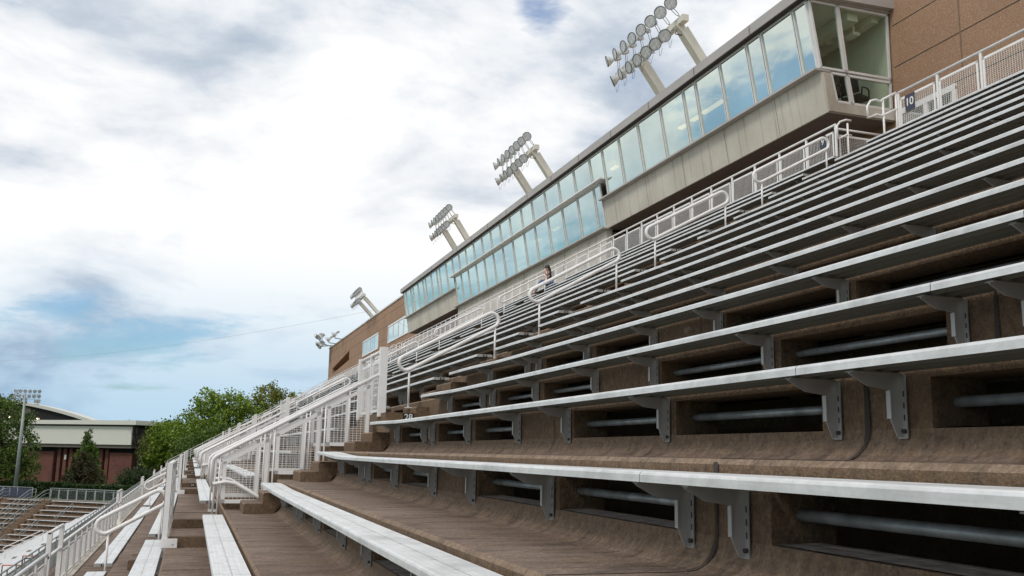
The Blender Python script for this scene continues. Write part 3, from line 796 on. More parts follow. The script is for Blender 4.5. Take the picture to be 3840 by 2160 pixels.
for (s0, s1, z0, z1, n) in ((85.4, 93.6, 9.27, 10.67, 4), (72.3, 80.7, 9.27, 10.67, 4), (15.85, 17.6, 5.9, 8.2, 2)):
    d = (s1 - s0) / n
    f = MB()
    for i in range(n + 1): f.box(T - .05, T + .02, s0 + i * d - .06, s0 + i * d + .06, z0, z1)
    for z in (z0, z1): f.box(T - .055, T + .02, s0 - .06, s1 + .06, z - .07, z + .07)
    fo = bb(f, 'window', 'white')
    for i in range(n):
        g = MB(); g.quad((T - .012, s0 + i * d + .06, z1 - .07), (T - .012, s0 + (i + 1) * d - .06, z1 - .07), (T - .012, s0 + (i + 1) * d - .06, z0 + .07), (T - .012, s0 + i * d + .06, z0 + .07))
        bb(g, 'pane', 'glassC', fo)

# ------------------------------------------------------------------ floodlights
def lamp_meshes():
    m = MB(); I = Matrix.Identity(4)
    m.lathe([(.215, .0), (.222, -.012), (.215, -.03), (.19, -.11), (.13, -.20), (.065, -.27), (.055, -.33)], I, 16); q_ = len(m.f); m.lathe([(.213, -.012), (.213, .010), (.231, .010), (.231, -.022)], I, 16); a = m.mesh('reflector'); a.materials.append(M['chrome']); a.materials.append(M['rim'])
    for i in range(q_, len(m.f)): a.polygons[i].material_index = 1
    m = MB(); m.lathe([(.0, -.006), (.21, -.006)], I, 16); b = m.mesh('lens'); b.materials.append(M['lens'])
    m = MB(); m.box(-.075, .075, -.07, .07, -.56, -.33); m.box(-.05, .05, -.05, .05, -.60, -.55); c = m.mesh('ballast_box'); c.materials.append(M['galv'])
    m = MB(); m.tube([(.085, 0, -.38), (.085, 0, -.46), (.085, .0, -.50)], .01, 6); d = m.mesh('knuckle'); d.materials.append(M['galv'])
    return a, b, c
LM = lamp_meshes()
def lamp(parent, loc, d, base=None, sc=1):
    d = Vector(d).normalized()
    o = place(LM[0], 'floodlight', None, parent, loc); q = d.to_track_quat('Z', 'X'); o.rotation_mode = 'QUATERNION'; o.rotation_quaternion = q; o.scale = (sc * .93,) * 3
    place(LM[1], 'lens', None, o); place(LM[2], 'ballast_box', None, o)
    if base is not None:
        m = MB(); p = Vector(loc) - d * .45 * sc; b = Vector(base)
        for y in (-.07, .07): m.tube([p + Vector((0, y, 0)), p * .35 + b * .65 + Vector((0, y, 0)), p * .2 + b * .8 + Vector((0, y * .3, 0))], .013, 6)
        m.tube([p * .2 + b * .8, b], .022, 6)
        m.obj('yoke', 'galv', parent)
def mast(s, top, base, label):
    r = tag(empty('floodlight_mast', (base[0], s, base[1])), label, 'floodlight mast', 'floodlight masts on the roof')
    X, Z = base; tx, tz = top[0] - X, top[1] - Z
    for y in (0, 2.9):
        m = MB(); m.beam((0, y, 0), (tx, y, tz), .30, .30, up=(0, 1, 0)); m.obj('strut', 'cream', r)
        m = MB(); m.beam((tx * .995 - .03, y, tz - .02), (tx * 1.0 - .2, y, tz + .16), .24, .24, up=(0, 1, 0)); m.obj('strut_head', 'cream', r)
    m = MB(); bz = tz + .22; bx = tx - .12; m.box(bx - .11, bx + .11, -.45, 4.75, bz - .11, bz + .11); m.obj('crossbeam', 'cream', r)
    for i in range(8):
        f = radians(22 + 92 * i / 7); y = -.15 + i * .69
        lamp(r, (bx - .42 - .06 * sin(f), y - .12 * cos(f), bz + .50), (-sin(f), -cos(f), -.28), (bx, y, bz + .1))
        if i < 7:
            f = radians(25 + 95 * i / 6); y2 = y + .30
            lamp(r, (bx - .45, y2, bz - .45), (-sin(f), -cos(f), -.40), (bx - .02, y2 + .1, bz - .1))
            m = MB(); m.tube([(bx - .30, y2, bz - .62), (bx - .27, y2 + .03, bz - .84), (bx - .22, y2 + .05, bz - .80), (bx - .15, y2 + .06, bz - .5)], .006, 5); m.obj('cable', 'joint', r)
    m = MB(); m.tube([(bx, .1, bz - .12), (bx - .2, -.1, bz - .45), (bx + .2, .0, bz - .42), (tx + .1, 0, tz - .2)], .02, 6); m.obj('conduit', 'black', r)
mast(26.0, (14.32, 13.82), (16.25, 11.12), 'floodlight mast on the roof over the near block, rightmost and largest in view')
mast(40.1, (14.32, 13.82), (16.25, 11.12), 'floodlight mast above the near half of the long canopy, second from the right')
mast(54.7, (14.42, 14.0), (16.35, 11.12), 'floodlight mast above the far half of the press box, middle one of five')
mast(86.6, (14.30, 14.0), (15.66, 12.6), 'floodlight mast on the coping of the brown wall above its small windows')
r = tag(empty('floodlight_cluster', (15.3, 117.0, 12.6)), 'cluster of floodlights seen end-on at the far corner of the brown building', 'floodlights')
m = MB(); m.beam((.2, 0, 0), (-1.1, .3, .35), .14); m.beam((.2, -1.5, 0), (-1.1, -.6, -.1), .10); m.beam((-1.1, -.8, -.1), (-1.1, 1.6, .9), .12); m.obj('arm', 'railgrey', r)
for i in range(5):
    lamp(r, (-1.5 - .1 * (i % 2), -.6 + i * .55, .95 + .1 * i), (-.8, -.3 + .3 * i, -.4), (-1.1, -.4 + i * .5, .4), 1.6)
    lamp(r, (-1.4, -.6 + i * .55, -.15 + .12 * i), (-.8, .2 * i - .3, -.5), (-1.1, -.4 + i * .5, .2), 1.6)
for s, n in ((112.5, 'nearer the corner cluster'), (107.5, 'farther from the corner cluster')):
    r = tag(empty('wall_floodlight', (15.42, s, 12.45)), 'small dark floodlight on a bracket arm at the roof edge, ' + n, 'floodlight', 'bracket floodlights')
    m = MB(); m.beam((.1, 0, 0), (-.9, 0, .12), .10); m.obj('arm', 'railgrey', r)
    lamp(r, (-1.1, 0, .45), (-.8, .3, -.5), (-.85, 0, .15), 1.5)
m = MB(); a = Vector((15.4, 86.8, 13.0)); b = Vector((-42, 190, 14.5)); pts = []
for i in range(25):
    u = i / 24; p = a.lerp(b, u); p.z -= 4 * 1.6 * u * (1 - u); pts.append(p - a)
m.tube(pts, .009, 4); tag(m.obj('overhead_cable', 'railgrey', None, a), 'thin overhead cable crossing the lower sky to the brown building', 'cable')

# ------------------------------------------------------------------ the seated woman
def skin_mesh(name, verts, edges, radii, sub=2):
    me = bpy.data.meshes.new(name); me.from_pydata(verts, edges, []); me.update()
    o = bpy.data.objects.new(name, me); COL.objects.link(o)
    md = o.modifiers.new('s', 'SKIN'); md.use_smooth_shade = True
    for i, r in enumerate(radii): o.data.skin_vertices[0].data[i].radius = (r, r) if not isinstance(r, tuple) else r
    o.data.skin_vertices[0].data[0].use_root = True
    ss = o.modifiers.new('u', 'SUBSURF'); ss.levels = sub
    dg = bpy.context.evaluated_depsgraph_get(); out = bpy.data.meshes.new_from_object(o.evaluated_get(dg)); out.name = name
    for p in out.polygons: p.use_smooth = True
    bpy.data.objects.remove(o); return out
W = tag(empty('person', (11.38, 30.25, 5.76)), 'woman in a black shirt, black cap and jeans sitting on the topmost bench row', 'person')
V = [(0, 0, .10), (-.02, 0, .30), (-.05, 0, .47), (-.08, 0, .58), (-.12, 0, .66), (-.13, 0, .77),
     (-.05, .16, .49), (-.16, .20, .26), (-.32, .10, .22), (-.38, .08, .22),
     (-.05, -.16, .49), (-.18, -.22, .27), (-.26, -.12, .48), (-.27, -.08, .60),
     (-.02, .09, .08), (-.40, .12, .12), (-.64, .14, -.36), (-.78, .14, -.39),
     (-.02, -.09, .08), (-.44, -.08, .14), (-.70, -.06, -.36), (-.84, -.06, -.39)]
Ed = [(0, 1), (1, 2), (2, 3), (3, 4), (4, 5), (2, 6), (6, 7), (7, 8), (8, 9), (2, 10), (10, 11), (11, 12), (12, 13), (0, 14), (14, 15), (15, 16), (16, 17), (0, 18), (18, 19), (19, 20), (20, 21)]
Rr = [.12, .105, .115, .045, .075, .085, .05, .038, .028, .03, .05, .038, .028, .03, .08, .06, .035, .03, .08, .06, .035, .03]
place(skin_mesh('body', V, Ed, Rr), 'body', 'skin', W)
place(skin_mesh('shirt', [V[0], V[1], V[2], V[6], (-.11, .185, .37), V[10], (-.115, -.19, .38)], [(0, 1), (1, 2), (2, 3), (3, 4), (2, 5), (5, 6)], [.13, .118, .13, .066, .055, .066, .055]), 'shirt', 'shirt', W)
place(skin_mesh('jeans', [V[0], V[14], V[15], (-.60, .137, -.28), V[18], V[19], (-.66, -.063, -.28)], [(0, 1), (1, 2), (2, 3), (0, 4), (4, 5), (5, 6)], [.128, .09, .07, .055, .09, .07, .055]), 'jeans', 'jeans', W)
place(skin_mesh('hair', [(-.09, 0, .77), (-.055, 0, .68), (-.01, 0, .55), (0, 0, .42)], [(0, 1), (1, 2), (2, 3)], [.095, .085, .075, .045]), 'hair', 'hair', W)
m = MB(); m.lathe([(.0, .115), (.05, .108), (.09, .075), (.105, .03), (.107, 0)], Matrix.Translation((-.12, 0, .755)), 14)
m.add([(-.21, -.07, .765), (-.21, .07, .765), (-.30, .05, .745), (-.31, 0, .743), (-.30, -.05, .745)], [(0, 1, 2, 3, 4)]); m.obj('cap', 'black', W)
m = MB(); m.lathe([(.0, .03), (.012, .0)], Matrix.Translation((-.205, 0, .70)) @ Matrix.Rotation(radians(-90), 4, 'Y'), 8); m.obj('nose', 'skin', W); W.scale = (.85, .85, .85)

# ------------------------------------------------------------------ lower tier and cross aisle in front of the main stand
LT = tag(empty('lower_grandstand', (-4.0, 50, -4.35)), 'lower tier of worn concrete rows going down to the field at the left', 'grandstand')
m = MB()
m.box(-4.0, -2.2, 2, 99 - .01, -4.3, -3.95)
prof = []
for j in range(20):
    t1 = -4.0 - .75 * j; zu = -3.95 - .375 * j; prof += [(t1, zu), (t1, zu - .375 + .08), (t1 - .06, zu - .375)]
prof += [(-19.2, prof[-1][1]), (-19.2, -14), (-4.0, -14)]
m.prism(prof, 2, 100)
m.v = [(v[0] + 4.0, v[1] - 50, v[2] + 4.35) for v in m.v]
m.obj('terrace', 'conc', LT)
for j in range(1, 19):
    for q, (a, b) in enumerate(((20, 41), (42.2, 63.5), (64.7, 97.5))):
        if q == 0 and j < 3: continue
        bench(-4.28 - .75 * j, -3.92 - .375 * j, a, b, 9, 'aluminium bench of the lower tier, %s row down, %s length along' % (ORD[j], ORD[q]), 'aluminium benches of the lower tier', brk=[a + .8 + 2.1 * i for i in range(12)])
guard_run(-3.9, -3.95, -2.9, 22, 92, 'galvanised mesh guard along the cross aisle above the lower tier', step=1.25, mat='railgrey', rr=.022)
def post_rail(name, label, cat, pts, h, mat, tmat, group=None, mids=(.5,), step=1.2, r=.025):
    """railing following a base poly-line"""
    o = Vector(pts[0]); root = tag(empty(name, o), label, cat, group)
    P = [Vector(p) - o for p in pts]
    m = MB(); m.tube([p + Vector((0, 0, h)) for p in P], r, 6); m.obj('top_rail', tmat, root)
    for f in mids: m = MB(); m.tube([p + Vector((0, 0, h * f)) for p in P], r * .7, 6); m.obj('mid_rail', mat, root)
    for a, b in zip(P[:-1], P[1:]):
        n = max(1, int((b - a).length / step))
        for i in range(n + 1):
            q = a.lerp(b, i / n); m = MB(); m.tube([q, q + Vector((0, 0, h - .01))], r * .9, 6); m.obj('post', mat, root)
    return root
zl = lambda t: -3.95 - .5 * (-4.0 - t) - .1
post_rail('stair_guard', 'orange topped black guard around a stair opening in the lower tier', 'railing', [(-6.6, 42.3, -5.65), (-5.9, 42.2, -5.65), (-5.9, 42.2, -5.3), (-4.9, 42.0, -5.3)], 1.05, 'black', 'orange', step=.5)
post_rail('stair_guard', 'black tube guard just behind the orange topped one', 'railing', [(-6.3, 45.0, -5.7), (-5.2, 44.8, -5.6), (-5.2, 47.6, -5.2), (-4.5, 47.5, -5.0)], 1.05, 'black', 'black', step=.6)
for i, (s, j) in enumerate(((52, 6.5), (63, 9), (74, 7))):
    t = -4.0 - .75 * j; z = -3.95 - .375 * j
    loop_rail(t - 2.2, t, z - 1.1 + .6, z + .6, z - 1.1, z, s, 'long grey looped handrail on the lower tier, %s from the camera' % ORD[i], 'looped handrails of the lower tier')

# ------------------------------------------------------------------ the corner stand at the left, facing the camera
RZ = radians(51.2); OX, OY = -7.5, 101.2
R2 = Matrix.Rotation(RZ, 4, 'Z')
def lw(x, y, z): p = R2 @ Vector((x, y, 0)); return (OX + p.x, OY + p.y, z)
CS = tag(empty('corner_grandstand', (OX, OY, -5.4), RZ), 'corner grandstand of worn concrete at the left, its rows facing the camera', 'grandstand')
prof = []
for k in range(17):
    x1 = .28 - .7 * k; zu = -5.36 - .41 * k; prof += [(x1, zu + 5.4), (x1, zu - .33 + 5.4), (x1 - .06, zu - .41 + 5.4)]
prof = [(2.2, .04)] + prof + [(-11.8, prof[-1][1]), (-11.8, -8.6), (2.2, -8.6)]
m = MB(); m.prism(prof, -4, 26); m.obj('terrace', 'conc', CS)
for i in range(8):
    m = MB(); x = .28 - .7 * (2 * i); z = -.0 - .41 * 2 * i
    for q in (0, 1):
        x = .28 - .7 * (2 * i + q); z = .04 - .41 * (2 * i + q)
        m.box(x - .3, x + .01, 6.9, 8.0, z - .409, z - .2)
    m.obj('step_block', 'conc', CS)
for k in range(16):
    x = -.7 * k; z = -5.37 - .41 * k; y0 = -1.0 + .42 * k
    for q, (a, b) in enumerate(((y0, 6.6), (8.3, 12.5), (13.6, 24))):
        if q and k == 0 and False: continue
        o = bench(0, 0, a, b, 9, 'aluminium bench of the left corner stand, %s row down, %s' % (ORD[k], ('right part', 'middle part', 'left part')[q]), 'aluminium benches of the corner stand', brk=[a + .5 + 1.7 * i for i in range(10)])
        o.location = lw(x, a, z); o.rotation_euler.z = RZ
g = guard_run(0, 0, 1.2, 0, 10.3, 'galvanised guard of framed mesh panels behind the top row of the corner stand', step=1.15, mat='railgrey', rr=.03, pw=.07, pitch=(.08, .08))
g.location = lw(.75, -2.6, -5.4); g.rotation_euler.z = RZ
o = tag(empty('banner_fence', lw(1.3, 10.6, -5.36), RZ), 'galvanised fence carrying a dark navy windscreen behind the corner stand', 'fence')
m = MB(); m.box(-.01, .01, .05, 12, .12, 1.02); m.obj('windscreen', 'navy', o)
m = MB(); m.tube([(0, 0, 1.12), (0, 12, 1.12)], .035, 6); m.obj('top_rail', 'railgrey', o)
for i in range(7): m = MB(); m.tube([(0, i * 2, 0), (0, i * 2, 1.1)], .035, 6); m.obj('post', 'railgrey', o)
for i, y in enumerate((7.4, 9.4, 12.9)):
    pts = [lw(.6, y, -5.4), lw(-.2, y, -5.5), lw(-5.8, y, -5.5 - 3.4)]
    post_rail('stair_railing', 'galvanised sloping stair railing of the corner stand, %s from the right' % ORD[i], 'railing', pts, 1.1, 'railgrey', 'railgrey', 'sloping railings of the corner stand', (.35, .7), 1.1, .035)
for i, (k, y) in enumerate(((4.0, 2.6), (7.5, 4.2), (10.6, 5.6), (13.4, 7.0))):
    z = -5.36 - .41 * k
    o = loop_rail(0, 1.9, .55, 1.65, -.1, 1.0, 0, 'thin grey looped handrail near the right edge of the corner stand, %s down' % ORD[i], 'looped handrails of the corner stand')
    for c in o.children: c.data.materials.clear(); c.data.materials.append(M['railgrey'])
    o.location = lw(.28 - .7 * k - .7, y, z - .41); o.rotation_euler.z = RZ
# ------------------------------------------------------------------ ground
def gh(x, y):
    p = R2.inverted() @ Vector((x - OX, y - OY, 0))
    q = max(min(1, (p.x - 1.9) / .6), 0) if y > 40 else 0
    if x > -6 and y > 98: q = 1
    if x > 13: q = 1
    return -14.2 + (8.35 + .012 * min(60, max(0, p.x))) * q
xs = [-3000, -800, -300, -150, -100] + [-80 + 3 * i for i in range(50)] + [100, 200, 500, 3000]
ys = [-3000, -500, -100, -20, 20, 50] + [60 + 3 * i for i in range(45)] + [230, 300, 500, 1000, 4000]
m = MB(); vs = [(x, y, gh(x, y)) for y in ys for x in xs]; nx = len(xs)
m.add(vs, [(j * nx + i, j * nx + i + 1, (j + 1) * nx + i + 1, (j + 1) * nx + i) for j in range(len(ys) - 1) for i in range(nx - 1)])
g = m.obj('ground', 'grass'); tag(g, 'grass ground around the stadium', kind='structure')

# ------------------------------------------------------------------ field house at the left
HZ = atan2(-(163.4 - 147.8), (29.0 - 7.4))      # face runs from (-29,163.4) to (-7.4,147.8)
FH = tag(empty('field_house', (-8.6, 148.6, -5.6)), 'brick hall with a deep pale ribbed fascia and dark vertical window slots', 'building')
FH.rotation_euler.z = HZ
# local: +x to the right along the face, +y away from the camera
def fh(mb, name, mat): return mb.obj(name, mat, FH)
for a, b in ((-27, -14.2), (-4.1, -.2)):
    m = MB(); m.prism([(a, 0), (b, 0), (b, 4.75), (a, 4.75)], 1.3, 9, axis='y'); fh(m, 'brick_wall', 'brick')
m = MB(); m.box(-27, -.3, 2.2, 10, 0, 5.6); fh(m, 'recessed_wall', 'dark')
for i in range(9):
    x = -13.75 + i * 1.08; m = MB(); m.box(x, x + .58, 1.55, 2.2, 0, 5.2); fh(m, 'brick_pier', 'brick')
for i, y in enumerate((2.4, 4.4, 6.4, 8.4)):
    m = MB(); m.box(-.3, .15, y, y + 1.0, 0, 5.9); fh(m, 'side_pier', 'brick')
m = MB(); m.box(-28, .35, .3, 10, 5.42, 5.9); fh(m, 'soffit', 'soffit')
m = MB(); m.box(-28.5, .45, .0, 9.6, 5.9, 8.5); fh(m, 'pale_fascia', 'roofwhite')
m = MB(); m.box(-28.5, .6, .5, 9.8, 8.5, 8.75); fh(m, 'roof_recess', 'soffit')
m = MB(); m.prism([(-29, 8.75), (1.5, 8.75), (1.5, 9.38), (-29, 9.3)], -.6, 10); fh(m, 'roof_edge', 'roofwhite')
m = MB(); m.box(.46, .62, .2, 9.9, 5.95, 8.74); fh(m, 'side_recess', 'dark')
for x in (-12.3, -6.5): m = MB(); m.box(x, x + .3, 1.4, 1.55, 3.6 if x < -10 else 3.9, 4.3); fh(m, 'wall_lamp', 'roofwhite')
AH = tag(empty('arched_hall', (-31, 188, -5.6), radians(-8)), 'larger hall behind with a shallow white arched roof over dark glazing', 'building')
m = MB(); pr = []; Rr_ = 46.0
cx = -8.0
for i in range(33):
    x = -38 + i * 76 / 32; z = 14.0 - .0078 * x * x; pr.append((x + cx, z))
low = [(x, z - .55) for x, z in pr][::-1]
m.prism(pr + low, 0, 9); m.obj('arched_roof', 'roofwhite', AH)
m = MB(); m.prism([(x, z - .55) for x, z in pr] + [(pr[-1][0], 0), (pr[0][0], 0)], .5, 8); m.obj('dark_glazing', 'dark', AH)
for x, z in ((-.2, 10.3), (4.6, 10.1)): m = MB(); m.box(x, x + .5, .38, .49, z, z + .28); m.obj('lit_lamp', 'stadlamp', AH)
m = MB(); m.box(-2, 3.5, .4, .49, 11.0, 12.0); m.obj('roof_window', 'soffit', AH)
WG = tag(empty('white_wing', (-8.6, 161.5, -5.6), HZ), 'sloping white roof wing showing behind the right end of the brick hall', 'building')
m = MB(); m.prism([(-1, 7.4), (1.6, 6.7), (4.2, 4.2), (4.6, 3.2), (4.1, 3.3), (1.4, 6.1), (-1, 6.9)], 0, 14); m.obj('roof', 'roofwhite', WG)
m = MB(); m.prism([(-1, 0), (3.2, 0), (3.2, 4.2), (1.3, 6.1), (-1, 6.9)], .8, 13); m.obj('wall', 'dark', WG)

# tall field light pole
LP = tag(empty('light_pole', (-17.7, 116.4, -5.3)), 'tall grey tapered pole carrying rows of stadium lamps beside the left tree', 'light pole')
m = MB(); m.tube([(0, 0, 0), (0, 0, 10.9)], .24, 12, r2=.10); m.obj('pole', 'railgrey', LP)
for z, a, b in ((10.85, -1.25, 1.7), (10.3, -1.35, 1.7), (9.75, 1.1, 1.6)):
    m = MB(); m.tube([(a * .95, -a * .31, z), (b * .95, -b * .31, z)], .03, 6); m.obj('crossarm', 'railgrey', LP)
    n = 6 if z > 10 else 2
    for i in range(n):
        x = a + (b - a) * (i + .3) / (n - .4); lamp(LP, (x * .95, -x * .31, z + .28), (-.5 + .25 * i, -1, -.35), None, .9)

# ------------------------------------------------------------------ trees and hedges
def rnd_dir():
    z = random.uniform(-1, 1); a = random.uniform(0, 2 * pi); r = sqrt(1 - z * z); return Vector((r * cos(a), r * sin(a), z))
def crown(lobes, n, size, flat=.0, edge=.25):
    m = MB(); tot = sum(l[3] * l[4] for l in lobes)
    for (x, y, z, rx, rz) in lobes:
        k = int(n * rx * rz / tot)
        # clumps on the lobe
        clumps = []
        for _ in range(max(6, k // 26)):
            d = rnd_dir(); q = random.uniform(.55, 1.06)
            clumps.append((Vector((x + d.x * rx * q, y + d.y * rx * q, z + d.z * rz * q)), random.uniform(.10, .22) * (rx + rz) / 2 + size))
        for _ in range(k):
            c, cr = random.choice(clumps); d = rnd_dir(); p = c + d * cr * random.uniform(.3, 1.15)
            s = size * random.uniform(.6, 1.35); u = rnd_dir(); v = u.cross(rnd_dir())
            if v.length < .1: continue
            v.normalize()
            m.add([p - u * s * .5 - v * s * .28, p + u * s * .1 - v * s * .42, p + u * s * .6, p + u * s * .05 + v * s * .4], [(0, 1, 2, 3)])
    return m
def tree(name, loc, lobes, n, size, mat, label, trunk_h, tr=.3, group=None, limbs=6):
    r = tag(empty(name, loc), label, 'tree', group)
    m = MB(); m.tube([(0, 0, 0), (.1, 0, trunk_h * .5), (0, .1, trunk_h)], tr, 8, r2=tr * .55)
    for i in range(limbs):
        l = lobes[i % len(lobes)]; b = Vector((0, 0, trunk_h * random.uniform(.55, .95))); e = Vector((l[0], l[1], l[2])) + rnd_dir() * l[3] * .5
        mid_ = b.lerp(e, .5) + Vector((0, 0, .3)); m.tube([b, mid_, e], tr * .4, 6, r2=tr * .1)
    m.obj('trunk', 'bark', r)
    crown(lobes, n, size).obj('crown', mat, r); return r
G = 'trees beyond the far end of the stand'
tree('broadleaf_tree', (3.5, 130.5, -5.6), [(0, 0, 9.6, 4.2, 3.4), (-3, 0, 7.4, 3.2, 3.0), (2.8, .5, 8.6, 3.4, 3.2), (0, -1, 5.5, 4.6, 3.2), (-1.5, 0, 11.4, 2.2, 1.7), (1.8, 0, 11.2, 2.2, 1.6)], 15000, .30, 'leafA', 'big round bright green tree rising highest left of the brown building', 7, .35, G)
tree('broadleaf_tree', (10.2, 134.5, -5.6), [(0, 0, 11.2, 3.2, 2.8), (2.6, 0, 9.4, 3, 3), (-2, 0, 8.8, 2.8, 3), (-.5, 0, 13.2, 1.8, 1.4), (3.5, 0, 11.8, 2, 1.6)], 10000, .27, 'leafC', 'olive green loose tree just left of the brown building, right of the big round tree', 9, .3, G)
tree('broadleaf_tree', (16.5, 140, -5.6), [(0, 0, 10, 3.5, 3.4), (3, 0, 9, 3, 3)], 5000, .30, 'leafC', 'olive green tree half hidden behind the end of the brown building', 8, .3, G)
tree('broadleaf_tree', (-3.0, 148.5, -5.6), [(0, 0, 6.9, 3.2, 2.8), (-2.2, 0, 4.8, 2.2, 2.4), (2.5, 0, 6, 3, 2.8), (-.6, 0, 8.6, 1.8, 1.2)], 8000, .33, 'leafA', 'low bright green tree behind, left of the big round tree', 5, .3, G)
tree('broadleaf_tree', (.8, 154, -5.6), [(0, 0, 5.8, 2.4, 2.4), (-1.8, 0, 4.2, 2.2, 2.2), (1.8, 0, 4.4, 2.2, 2.4)], 6000, .28, 'leafB', 'dark green tree beside the right end of the brick hall', 4, .25, G)
tree('broadleaf_tree', (1.0, 122.5, -5.6), [(0, 0, 5.0, 3.0, 3.0), (-2.2, 0, 3.2, 1.8, 2.2), (2.8, 0, 5.2, 2.8, 3.0)], 9000, .27, 'leafB', 'dark green tree low in front of the big round tree', 4, .25, G)
tree('broadleaf_tree', (5.5, 119, -5.6), [(0, 0, 4.4, 3.4, 2.8), (3.2, 0, 5.0, 3, 2.6)], 6000, .27, 'leafB', 'dark tree low behind the far end railing', 4, .25, G)
tree('broadleaf_tree', (-20.6, 123.0, -5.6), [(0, 0, 8.2, 3.0, 2.9), (-3, 0, 7.4, 3, 3.2), (1.6, 0, 5.2, 2.6, 3.2), (-1, -1, 3.4, 3.8, 2.8), (2.4, -.5, 2.6, 1.9, 2.2), (-.2, 0, 10.2, 1.5, 1.1)], 15000, .24, 'leafB', 'large dark leafy tree at the left edge, behind the tall lamp pole', 6, .3)
tree('conifer', (-12.0, 128.2, -5.5), [(0, 0, .9 + .75 * i, 2.35 * (1 - i / 8.6) ** .85 + .08, .75) for i in range(9)], 9000, .20, 'leafB', 'pointed green conifer in front of the brick hall', 5, .2, limbs=0)
tree('conifer', (-11.8, 124.0, -5.5), [(0, 0, .6 + .6 * i, 2.75 * (1 - i / 7.4) ** .8 + .1, .65) for i in range(7)], 8000, .18, 'leafR', 'squat rusty brown conifer before the pointed green one', 3, .2, limbs=0)
tree('bush', (-5.7, 119.5, -5.6), [(0, 0, 1.9, 1.9, 1.7), (-1, 0, 1.3, 1.6, 1.3), (1.2, 0, 1.5, 1.6, 1.5)], 7000, .17, 'hedge', 'rounded dark green bush left of the far guard frames', 1, .12)
def hedge(loc, rz, L, W_, H, label, n):
    m = MB()
    for _ in range(n):
        f = random.random(); a = random.uniform(0, L)
        if f < .55: p = Vector((a, random.uniform(-.05, .1), random.uniform(0, H)))
        elif f < .85: p = Vector((a, random.uniform(0, W_), H + random.uniform(-.08, .06)))
        else: p = Vector((a, random.uniform(0, W_), random.uniform(0, H)))
        u = rnd_dir(); v = u.cross(rnd_dir()).normalized(); s = .15 * random.uniform(.7, 1.4)
        m.add([p - u * s - v * s * .5, p - v * s * .8, p + u * s, p + v * s * .8], [(0, 1, 2, 3)])
    m.box(0, L, .1, W_ - .1, -.6, H - .12)
    o = m.obj('hedge', 'hedge', None, loc, rz); tag(o, label, 'hedge'); return o
hz = atan2(111.2 - 113.8, 8.0)
hedge((-24.5, 122.6, -5.5), hz - .04, 12.5, 1.6, 1.35, 'clipped dark hedge behind the banner fence, below the large left tree', 5000)
hedge((-13.0, 115.6, -5.5), hz, 12.5, 1.8, 1.25, 'clipped dark hedge behind the framed mesh guard, right of the other hedge', 7000)
# bare tree
r = tag(empty('bare_tree', (-6.9, 144.4, -5.6)), 'small bare grey tree between the brick hall and the green trees', 'tree')
m = MB(); m.tube([(0, 0, 0), (0, 0, 4.5)], .12, 6, r2=.07)
for i in range(16):
    a = random.uniform(0, 2 * pi); h = random.uniform(3, 5); e = Vector((cos(a) * random.uniform(.5, 1.6), sin(a), h + random.uniform(1.8, 3.6)))
    m.tube([(0, 0, h), e * .6 + Vector((0, 0, h * .4)), e], .035, 5, r2=.012)
    for _ in range(3):
        f = e * .8 + Vector((0, 0, .1 * h)); m.tube([e * .7 + Vector((0, 0, h * .25)), e + rnd_dir() * .5], .014, 4, r2=.006)
m.obj('trunk', 'bark', r)
# far wood closing the horizon
m = MB(); L_ = []
for i in range(46):
    x = -120 + i * 6.2; L_.append((x + random.uniform(-2, 2), 250 + random.uniform(-12, 12), random.uniform(-2.2, .8), random.uniform(4, 7), random.uniform(3, 5)))
cm = crown(L_, 16000, .9); cm.box(-125, 170, 262, 264, -6, -1.5)
tag(cm.obj('far_wood', 'leafB'), 'far-off wood closing the horizon', kind='stuff')
random.seed(11)

# ------------------------------------------------------------------ sky, light, camera
F_, P_, R_, AZ = 3555.0, radians(9.94), .0186, radians(-18.29)
def cam_axes():
    # horizontal forward of the camera expressed in X (up-slope), Y (along rows)
    f = Vector((-sin(AZ) * 1.0, cos(AZ), 0)); r = Vector((cos(AZ), sin(AZ), 0))
    fw = f * cos(P_) + Vector((0, 0, 1)) * sin(P_); up = -f * sin(P_) + Vector((0, 0, 1)) * cos(P_)
    right = r * cos(R_) + up * sin(R_); upv = up * cos(R_) - r * sin(R_)
    return right, upv, fw
right, upv, fw = cam_axes()
cam = bpy.data.cameras.new('camera'); co = bpy.data.objects.new('camera', cam); COL.objects.link(co)
cam.sensor_width = 36; cam.lens = F_ / 3840 * 36; cam.clip_start = .05; cam.clip_end = 6000
co.matrix_world = Matrix((( right.x, upv.x, -fw.x, 0), (right.y, upv.y, -fw.y, 0), (right.z, upv.z, -fw.z, 0), (0, 0, 0, 1)))
SC.camera = co

w = bpy.data.worlds.new('World'); SC.world = w; w.use_nodes = True
nt = w.node_tree; bg = nt.nodes['Background']; lk = nt.links
SUN_EL, SUN_DIR = radians(48), Vector((-.70, -.35, 0)).normalized()
sky = N(nt, 'ShaderNodeTexSky', sky_type='NISHITA'); sky.sun_disc = False; sky.sun_elevation = SUN_EL
sky.sun_rotation = atan2(SUN_DIR.x, SUN_DIR.y); sky.air_density = 1.2; sky.ozone_density = 1.6
tc = N(nt, 'ShaderNodeTexCoord'); sep = N(nt, 'ShaderNodeSeparateXYZ'); lk.new(tc.outputs['Generated'], sep.inputs[0])
def mth(op, a, b=None, cl=False):
    n = N(nt, 'ShaderNodeMath', operation=op, use_clamp=cl)
    for i, v in enumerate((a, b)):
        if v is None: continue
        if isinstance(v, (int, float)): n.inputs[i].default_value = v
        else: lk.new(v, n.inputs[i])
    return n.outputs[0]
zc = mth('MAXIMUM', sep.outputs[2], 0.0); den = mth('ADD', zc, .16)
